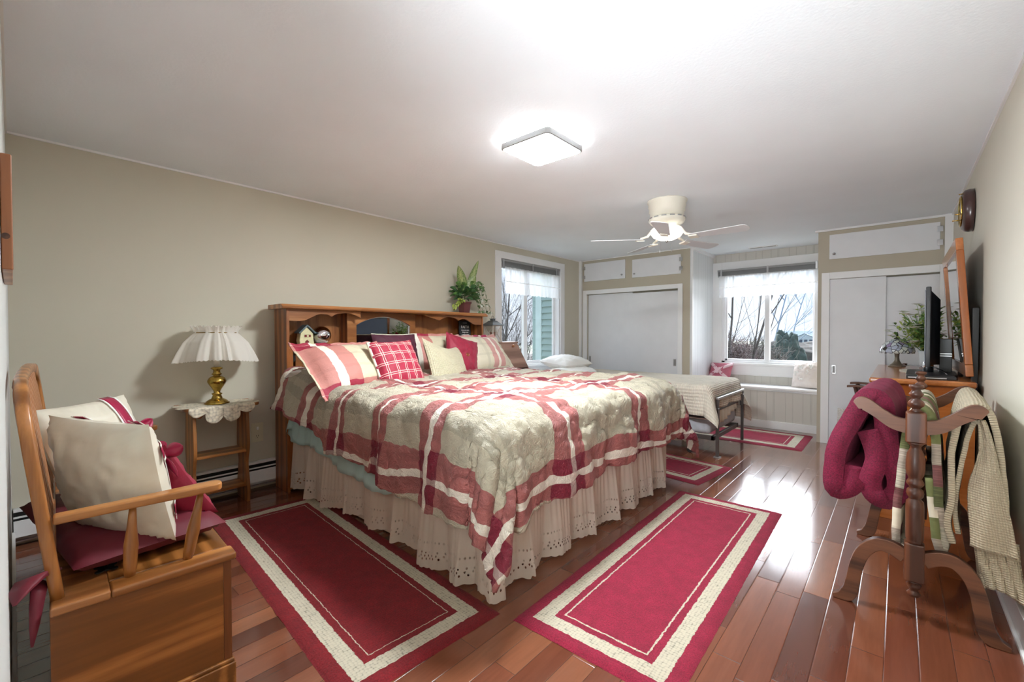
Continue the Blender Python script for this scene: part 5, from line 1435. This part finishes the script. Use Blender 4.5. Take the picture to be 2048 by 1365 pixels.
# ================================================================== QUILT RACK
QC=Vector((4.005,3.42,0)); 
r=thing('quilt_rack','turned walnut quilt rack with curved arms and feet standing by the right wall','rack',(4.005,3.42,0))
def turned_post(x,y):
    m=MB(); m.lathe([(.004,.105),(.020,.112),(.024,.122),(.016,.132),(.014,.138),(.022,.148),(.026,.160),(.018,.170),(.030,.178)],c=(x,y,0),n=20); 
    a=build('post_foot',m,M['walnutz'],r,smooth=True)
    build('post_block',B(x-.033,x+.033,y-.03,y+.03,.178,.345),M['walnutz'],r,bev=.007)
    m=MB(); m.lathe([(.030,.345),(.026,.352),(.030,.362),(.031,.40),(.031,.50),(.029,.525),(.021,.535),(.020,.54),(.027,.548),(.030,.562),(.027,.576),(.019,.584),(.021,.590),(.029,.600),(.030,.608),(.024,.620),(.021,.626),(.028,.640),(.032,.66),(.032,.70),(.028,.735),(.019,.755),(.018,.765),(.026,.775),(.032,.782)],c=(x,y,0),n=24)
    build('turned_shaft',m,M['walnutz'],r,smooth=True)
    build('post_block',B(x-.034,x+.034,y-.03,y+.03,.782,.915),M['walnutz'],r,bev=.007)
    m=MB(); m.lathe([(.026,.915),(.014,.925),(.015,.932),(.026,.942),(.029,.952),(.024,.962),(.015,.970),(.014,.976),(.022,.986),(.025,.994),(.018,1.003),(.014,1.012),(.025,1.022),(.024,1.032),(.004,1.036)],c=(x,y,0),n=24)
    build('finial',m,M['walnutz'],r,smooth=True)
def armleg(x,y,s):
    sect=[(-.020,-.026),(.020,-.026),(.020,.026),(-.020,.026)]
    pts=[];wd=[]
    P=curve([(.030,.850),(.075,.862),(.12,.895),(.16,.925),(.185,.935),(.205,.925)],5)
    # flat profile in XZ plane, thickness along Y
    top=[];bot=[]
    for i,(a,z) in enumerate(P):
        t=i/(len(P)-1); h=interp(t,[0,.4,.8,1],[.030,.024,.030,.018]); j=min(i+1,len(P)-1); k=max(i-1,0)
        d=Vector((P[j][0]-P[k][0],P[j][1]-P[k][1])).normalized(); nn=Vector((-d.y,d.x)); top.append((a+nn.x*h,z+nn.y*h)); bot.append((a-nn.x*h,z-nn.y*h))
    poly=[(x+s*a,z) for a,z in top+bot[::-1]]
    if s>0: poly=poly[::-1]
    m=MB(); m.prism(poly,.034,Matrix.Translation((0,y+.017,0))@MXZ); build('arm',m,M['walnut'],r,bev=.010,segs=3)
    P=curve([(.028,.275),(.075,.300),(.125,.300),(.170,.255),(.195,.185),(.208,.11),(.222,.045),(.250,.018),(.285,.010)],5)
    top=[];bot=[]
    for i,(a,z) in enumerate(P):
        t=i/(len(P)-1); h=interp(t,[0,.3,.6,.8,.9,1],[.030,.026,.026,.030,.018,.008]); j=min(i+1,len(P)-1); k=max(i-1,0)
        d=Vector((P[j][0]-P[k][0],P[j][1]-P[k][1])).normalized(); nn=Vector((-d.y,d.x)); top.append((a+nn.x*h,max(z+nn.y*h,.002))); bot.append((a-nn.x*h,max(z-nn.y*h,.001)))
    poly=[(x+s*a,z) for a,z in top+bot[::-1]]
    if s>0: poly=poly[::-1]
    m=MB(); m.prism(poly,.036,Matrix.Translation((0,y+.018,0))@MXZ); build('foot',m,M['walnut'],r,bev=.008,segs=3)
for (x,y) in ((3.985,2.965),(4.025,3.875)):
    turned_post(x,y); armleg(x,y,-1); armleg(x,y,1)
for dx,z in ((-.17,.915),(0,.865),(.17,.915)):
    m=MB(); m.tube([(3.985+dx*1.0,2.975,z),(4.025+dx,3.865,z)],.012,10); build('rail',m,M['walnutz'],r,smooth=True)
m=MB(); m.tube([(3.985,2.98,.255),(4.025,3.86,.255)],.014,10); build('stretcher',m,M['walnutz'],r,smooth=True)

def hung(name,label,mat,path,y0,y1,th,seed,cat,amp=.012,uvs=1.0,smear=.0,ny=36,sub=4,end=0.02):
    P=[(a,b) for a,b in path]
    C_=curve(P,sub); Ls=[0]
    for a,b in zip(C_,C_[1:]): Ls.append(Ls[-1]+math.hypot(b[0]-a[0],b[1]-a[1]))
    n=len(C_)-1; m=MB()
    def f(u,v):
        k=u*n; i=min(int(round(k)),n); x,z=C_[i]
        y=y0+(y1-y0)*v+end*fbm(Ls[i]*4,seed)*(1 if v<.5 else -1)
        x+=.042*(v)+amp*fbm(Ls[i]*4+seed,v*2.6,seed)+.5*amp*math.sin(v*9+Ls[i]*7+seed)*min(1,abs(z-.97)*4)
        z+=amp*.6*fbm(Ls[i]*3,v*3,seed+5)-smear*v
        return (x,y,z)
    m.grid(f,n,ny,lambda u,v:(Ls[min(int(round(u*n)),n)]*uvs,(y1-y0)*v*uvs))
    o=build(name,m,mat,smooth=True,solid=th,off=0); 
    tag(o,label,cat); return o
# burgundy fleece: thick loops
hung('burgundy_blanket','thick burgundy fleece blanket folded over the left arm of the quilt rack',M['fleece'],
 [(3.775,.62),(3.765,.54),(3.735,.50),(3.700,.50),(3.700,.62),(3.730,.76),(3.770,.89),(3.803,.950),(3.838,.955),(3.868,.92),(3.885,.84),(3.888,.74),(3.905,.66),(3.935,.60),(3.935,.53),(3.895,.485),(3.850,.50),(3.835,.57),(3.845,.65),(3.835,.73),(3.815,.80)],
 3.03,3.72,.082,3,'blanket',amp=.014,sub=4)
hung('patchwork_quilt','floral patchwork quilt hanging over the middle rail of the quilt rack',M['quilt'],
 [(3.955,.30),(3.930,.25),(3.925,.33),(3.935,.50),(3.945,.70),(3.960,.85),(3.985,.915),(4.015,.915),(4.04,.85),(4.055,.70),(4.065,.52),(4.085,.38),(4.075,.30),(4.055,.36),(4.04,.50),(4.03,.62)],
 3.02,3.80,.030,9,'quilt',amp=.010)
hung('waffle_blanket','beige waffle-knit blanket folded in layers over the right arm of the quilt rack',M['waffle'],
 [(4.10,.36),(4.085,.45),(4.10,.60),(4.105,.75),(4.12,.88),(4.145,.945),(4.175,.955),(4.205,.93),(4.225,.86),(4.24,.72),(4.25,.58),(4.262,.42),(4.25,.38)],
 3.01,3.78,.022,14,'blanket',amp=.010)
hung('waffle_blanket','inner beige waffle-knit layer hanging between quilt and right rail of the rack',M['waffle'],
 [(4.125,.40),(4.118,.50),(4.13,.68),(4.145,.80),(4.165,.88),(4.185,.87),(4.20,.78),(4.205,.62),(4.21,.46),(4.20,.40)],
 3.03,3.70,.016,16,'blanket',amp=.008)
# front flap and crinkled lower fold
m=MB()
def flap(u,v):
    z=.90-.52*v; xl=4.175-.03*v+.01*math.sin(v*8); xr=4.19+.10*v**.8
    x=xl+(xr-xl)*u; y=3.00-.02*v+.008*math.sin(u*6+v*3)+.006*fbm(u*4,v*4,2)
    return (x,y,z-.02*u*v)
m.grid(flap,24,50,lambda u,v:(u*.14,v*.52))
def lowf(u,v):
    z=.41-.20*v+.02*math.sin(u*3); x=4.165+.115*u+.022*v; y=3.02+.028*math.sin(u*4*2*PI+.8*math.sin(v*5))*(.4+.6*v); x+=.010*math.cos(u*4*2*PI); z-=.03*u*v
    return (x,y,z)
m.grid(lowf,96,24,lambda u,v:(u*.5,v*.25))
o=build('waffle_blanket',m,M['waffle'],smooth=True,solid=.010,off=0); tag(o,'loose corner of beige waffle blanket with crinkled lower fold nearest the camera','blanket')
for q in [x for x in bpy.data.objects if x.name.startswith('waffle_blanket')]: q['group']='beige waffle blankets on the quilt rack'

# ================================================================== OUTSIDE
GZ=-1.0
m=MB(); m.box(-150,120,7.75,420,GZ-4.2,GZ-4) ; m.box(-70,70,7.75,60,GZ-.2,GZ); m.box(-70,-.35,-30,7.75,GZ-.2,GZ); struct('ground',m,M['ground'])
# neighbouring wing of the house beyond window 1: lap siding with corner boards
r=thing('siding_wall','green-grey lap-sided wall with pale corner board outside the left window','wall',(-.5,6.3,0)); 
m=MB(); 
for i in range(34):
    z=GZ+.3+.105*i
    n=m.verts([(-.61,6.318,z+.105),(-.15,6.318,z+.105),(-.15,6.285,z),(-.61,6.285,z),(-.61,6.325,z),(-.15,6.325,z)]); m.face((n,n+3,n+2,n+1)); m.face((n+3,n+4,n+5,n+2))
m.box(-.61,-.15,6.32,6.45,GZ,3.2); build('lap_boards',m,M['siding'],r)
m=MB(); m.box(-.735,-.61,6.28,6.42,GZ,3.2); build('corner_board',m,M['sidingtrim'],r,bev=.004)
m=MB()
for i in range(34):
    z=GZ+.3+.105*i; m.box(-.86,-.735,6.36-.006*0,6.42,z,z+.098); 
m.box(-.86,-.735,6.37,6.45,GZ,3.2); build('far_lap_boards',m,M['siding'],r)
rnd=random.Random(21)
def branch(m,p,d,L,rad,depth,mx,spread=.6,segs=4,up=.15,kink=.12,prob=2):
    p=Vector(p); d=Vector(d).normalized(); pts=[p]; rr=[rad]
    kids=[]
    for i in range(segs):
        d=(d+Vector((rnd.gauss(0,kink),rnd.gauss(0,kink),rnd.gauss(0,kink)+up*.3))).normalized(); p=p+d*(L/segs); pts.append(p); rr.append(rad*(1-.65*(i+1)/segs))
        if depth<mx:
            for q in range(prob if i>0 or depth>0 else 1):
                kids.append((p.copy(),d.copy(),rr[-1]))
    m.tube(pts,rr,5 if depth<2 else 3)
    for kp,kd,kr in kids:
        s=Vector((rnd.gauss(0,1),rnd.gauss(0,1),rnd.gauss(0,.6))).normalized()
        nd=(kd+s*spread).normalized(); branch(m,kp,nd,L*rnd.uniform(.35,.6),kr*.55,depth+1,mx,spread,segs,up,kink,prob)
def tree(name,label,x,y,h,lean=(0,0),rad=.06,mx=3,mat='bark',spread=.7,prob=2,group=None,cat='tree'):
    m=MB(); branch(m,(x,y,GZ),(lean[0],lean[1],1),h,rad,0,mx,spread,6,.1,.05,prob)
    o=build(name,m,M[mat],smooth=True); tag(o,label,cat,group); return o
tree('bare_tree','bare multi-branched tree seen through the window beside the headboard',-5.2,10.2,4.2,(.05,0),.045,3,'bark',.8,2)
def shrubby(name,label,x,y,h,n,spread,mat,rad=.012,mx=2,cat='shrub',kind=None):
    m=MB()
    for i in range(n):
        a=rnd.uniform(0,2*PI); branch(m,(x+.25*math.cos(a)*rnd.random(),y+.25*math.sin(a)*rnd.random(),GZ),(spread*math.cos(a),spread*math.sin(a),1),h*rnd.uniform(.6,1),rad,0,mx,.5,5,.1,.08,2)
    o=build(name,m,M[mat],smooth=True); tag(o,label,cat); return o
shrubby('bare_shrub','leafless upright shrub outside the window beside the headboard',-3.75,8.95,3.5,11,.20,'bark',.014,2)
shrubby('bare_shrub','second leafless shrub farther behind, at the left window pane',-4.4,9.75,3.3,10,.22,'bark',.014,2)
# beyond window 2
def tp(px,py_,Y):  # helper: world x at depth Y for design of tree positions
    return None
tree('bare_tree','slim upright bare tree outside the left pane of the alcove window',1.0,11.2,5.2,(.03,.05),.034,3,'bark',.8,1)
tree('bare_tree','bare tree leaning right outside the left pane of the alcove window',.92,11.4,5.2,(.20,.0),.036,2,'bark',.5,1)
tree('bare_tree','thin bare tree at the left edge of the alcove window',.66,11.0,4.4,(-.02,.0),.026,3,'bark',.8,2)
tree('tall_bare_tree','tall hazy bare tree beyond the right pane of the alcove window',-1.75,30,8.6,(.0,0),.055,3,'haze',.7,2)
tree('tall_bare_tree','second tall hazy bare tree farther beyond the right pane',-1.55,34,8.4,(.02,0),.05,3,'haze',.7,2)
def bush(name,label,x0,x1,y,h,n,mat,cat='bushes',d=1.0,L=.5):
    m=MB()
    for i in range(n):
        x=rnd.uniform(x0,x1); yy=y+rnd.uniform(-d,d); z=GZ+rnd.uniform(.0,1)**.8*h*(.75+.25*math.sin(x*2.3))
        a=rnd.uniform(0,2*PI); e=rnd.uniform(.1,1.3); dv=Vector((math.cos(a)*math.cos(e),math.sin(a)*math.cos(e),math.sin(e)))
        p=Vector((x,yy,z)); q=p+dv*L*rnd.uniform(.4,1); mid=(p+q)/2+Vector((rnd.gauss(0,.04),rnd.gauss(0,.04),rnd.gauss(0,.04)))
        m.tube([p,mid,q],[.010,.007,.002],3)
    # inner mass
    o=build(name,m,M[mat],smooth=True); tag(o,label,cat,kind='stuff'); return o
bush('winter_brush','pinkish leafless brush below the trees outside the alcove window',-.2,2.0,11.8,2.1,3400,'twig',d=.7,L=.55)
bush('winter_brush','grey-green thicket below the house outside the right pane',-.5,3.4,15,1.95,4200,'brush',d=1.5,L=.6)
def blob(name,label,x,y,rx,ry,h,mat,seed,cat='shrub',z0=None):
    m=MB()
    def f(u,v):
        a=2*PI*u; t=v*PI/2; k=1+.22*fbm(math.cos(a)*2*math.cos(t)+seed,math.sin(a)*2*math.cos(t),t*2,5)
        return (x+rx*math.cos(a)*math.cos(t)*k,y+ry*math.sin(a)*math.cos(t)*k,GZ+h*math.sin(t)*k)
    m.grid(f,72,28); o=build(name,m,M[mat],smooth=True); tag(o,label,cat); return o
blob('evergreen_shrub','dark evergreen shrub left of the distant house',.35,22,.75,.6,2.25,'evergreen',4)
blob('brush_bank','low bank of winter brush in front of the distant house',0,27,9,2.2,1.75,'brush',8,cat='bushes')
blob('brush_bank','brush bank behind the leafless shrubs at the left window',-11,16,7,3,1.3,'brush',15,cat='bushes')
# house
r=thing('distant_house','haze-tinted single-storey house with low gabled roof far beyond the alcove window','house',(-28,235,GZ))
hx,hy=-28.0,235; z1=.2
build('wall',B(hx-9,hx+16,hy,hy+9,-4,z1-1.2),M['hwall'],r)
m=MB(); n=m.verts([(hx-10,hy-.8,-1.1),(hx+17,hy-.8,-1.1),(hx+16,hy+4.5,2.6),(hx-8,hy+4.5,2.6),(hx-10,hy+9.8,-1.1),(hx+17,hy+9.8,-1.1)])
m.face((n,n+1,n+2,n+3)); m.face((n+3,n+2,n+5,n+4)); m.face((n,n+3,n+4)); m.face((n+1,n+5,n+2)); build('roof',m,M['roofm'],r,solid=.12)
m=MB(); n=m.verts([(hx-4,hy-2,-1.0),(hx+5,hy-2,-1.0),(hx+.5,hy-2,1.3),(hx+.5,hy+3,1.5)]); m.face((n,n+1,n+2)); m.face((n,n+2,n+3)); m.face((n+1,n+3,n+2)); build('gable_roof',m,M['hwall'],r,solid=.1)
m=MB(); m.bar((hx-4.5,hy-2.1,-1.1),(hx+.5,hy-2.1,1.35),.2,.35,up=(0,1,0)); m.bar((hx+5.5,hy-2.1,-1.1),(hx+.5,hy-2.1,1.35),.2,.35,up=(0,1,0)); build('gable_trim',m,M['hwin'],r)
for i in range(4): build('window',B(hx-3.4+1.9*i,hx-2.2+1.9*i,hy-2.1,hy-2.01,-2.6,-1.3),M['hwin'],r)
for i in range(3): build('window',B(hx-8.5+1.7*i,hx-7.5+1.7*i,hy-.14,hy-.01,-2.6,-1.4),M['hwin'],r)
build('porch_wall',B(hx-4,hx+5,hy-2,hy,-4,-1.0),M['hwall'],r)

# ------------------------------------------------------------------ camera, world, light
cam=bpy.data.cameras.new('camera'); co=bpy.data.objects.new('camera',cam); COL.objects.link(co); sc.camera=co
cam.sensor_width=36; cam.lens=878.718*36/2048; cam.clip_start=.01
co.location=(3.92455,.38056,1.25415)
co.rotation_mode='XYZ'
yaw,pitch,roll=R(41.3413),R(-.91037),R(.03348)
co.matrix_world=Matrix.Translation(co.location)@Matrix.Rotation(yaw,4,'Z')@Matrix.Rotation(PI/2+pitch,4,'X')@Matrix.Rotation(-roll,4,'Z')
wd=bpy.data.worlds.new('World'); sc.world=wd; wd.use_nodes=True
nt=wd.node_tree; bg=nt.nodes['Background']
tc=nt.nodes.new('ShaderNodeTexCoord'); sp=nt.nodes.new('ShaderNodeSeparateXYZ'); rp=nt.nodes.new('ShaderNodeValToRGB')
nt.links.new(tc.outputs['Generated'],sp.inputs[0]); nt.links.new(sp.outputs[2],rp.inputs[0])
e=rp.color_ramp.elements; e[0].position=0; e[0].color=(.74,.82,.92,1); e[1].position=.45; e[1].color=(.55,.74,1,1)
nt.links.new(rp.outputs[0],bg.inputs[0]); bg.inputs[1].default_value=WORLD
def area(name,loc,rot,sx,sy,power,color=(1,1,1),spread=PI):
    l=bpy.data.lights.new(name,'AREA'); l.shape='RECTANGLE'; l.size=sx; l.size_y=sy; l.energy=power; l.color=color; l.spread=spread
    o=bpy.data.objects.new(name,l); COL.objects.link(o); o.location=loc; o.rotation_euler=rot; return o
# overcast daylight: broad soft sun from beyond the alcove corner
l=bpy.data.lights.new('overcast_sun','SUN'); l.energy=SUN; l.angle=R(100); l.color=(.88,.94,1)
o=bpy.data.objects.new('overcast_sun',l); COL.objects.link(o); o.rotation_euler=Vector((.35,-.85,-.45)).to_track_quat('-Z','Y').to_euler()
# two fill lights added out of view to brighten the ceiling and room
area('ceiling_fill',(4.12,.34,1.55),Vector((-.62,.80,.85)).to_track_quat('-Z','Y').to_euler(),.4,.4,NEAR_FILL,(.97,.99,1),R(110))
area('ceiling_fill_far',(3.3,-.20,.80),Vector((-.9,3.1,1.6)).to_track_quat('-Z','Y').to_euler(),1.0,1.0,FAR_FILL,(.88,.95,1),R(90))
# unseen fill light added in the hallway behind the doorway
area('hall_fill',(3.6,-.6,2.40),(0,0,0),.6,.6,HALL_FILL,(1,.97,.93))
sc.view_settings.view_transform='Standard'; sc.view_settings.look='None'; sc.view_settings.gamma=1; sc.view_settings.exposure=EXPO
sc.view_settings.use_curve_mapping=False
sc.cycles.use_denoising=True
sc.cycles.max_bounces=10; sc.cycles.diffuse_bounces=5; sc.cycles.transparent_max_bounces=16; sc.cycles.sample_clamp_indirect=6; sc.cycles.caustics_reflective=False; sc.cycles.caustics_refractive=False
sc.cycles.blur_glossy=.5
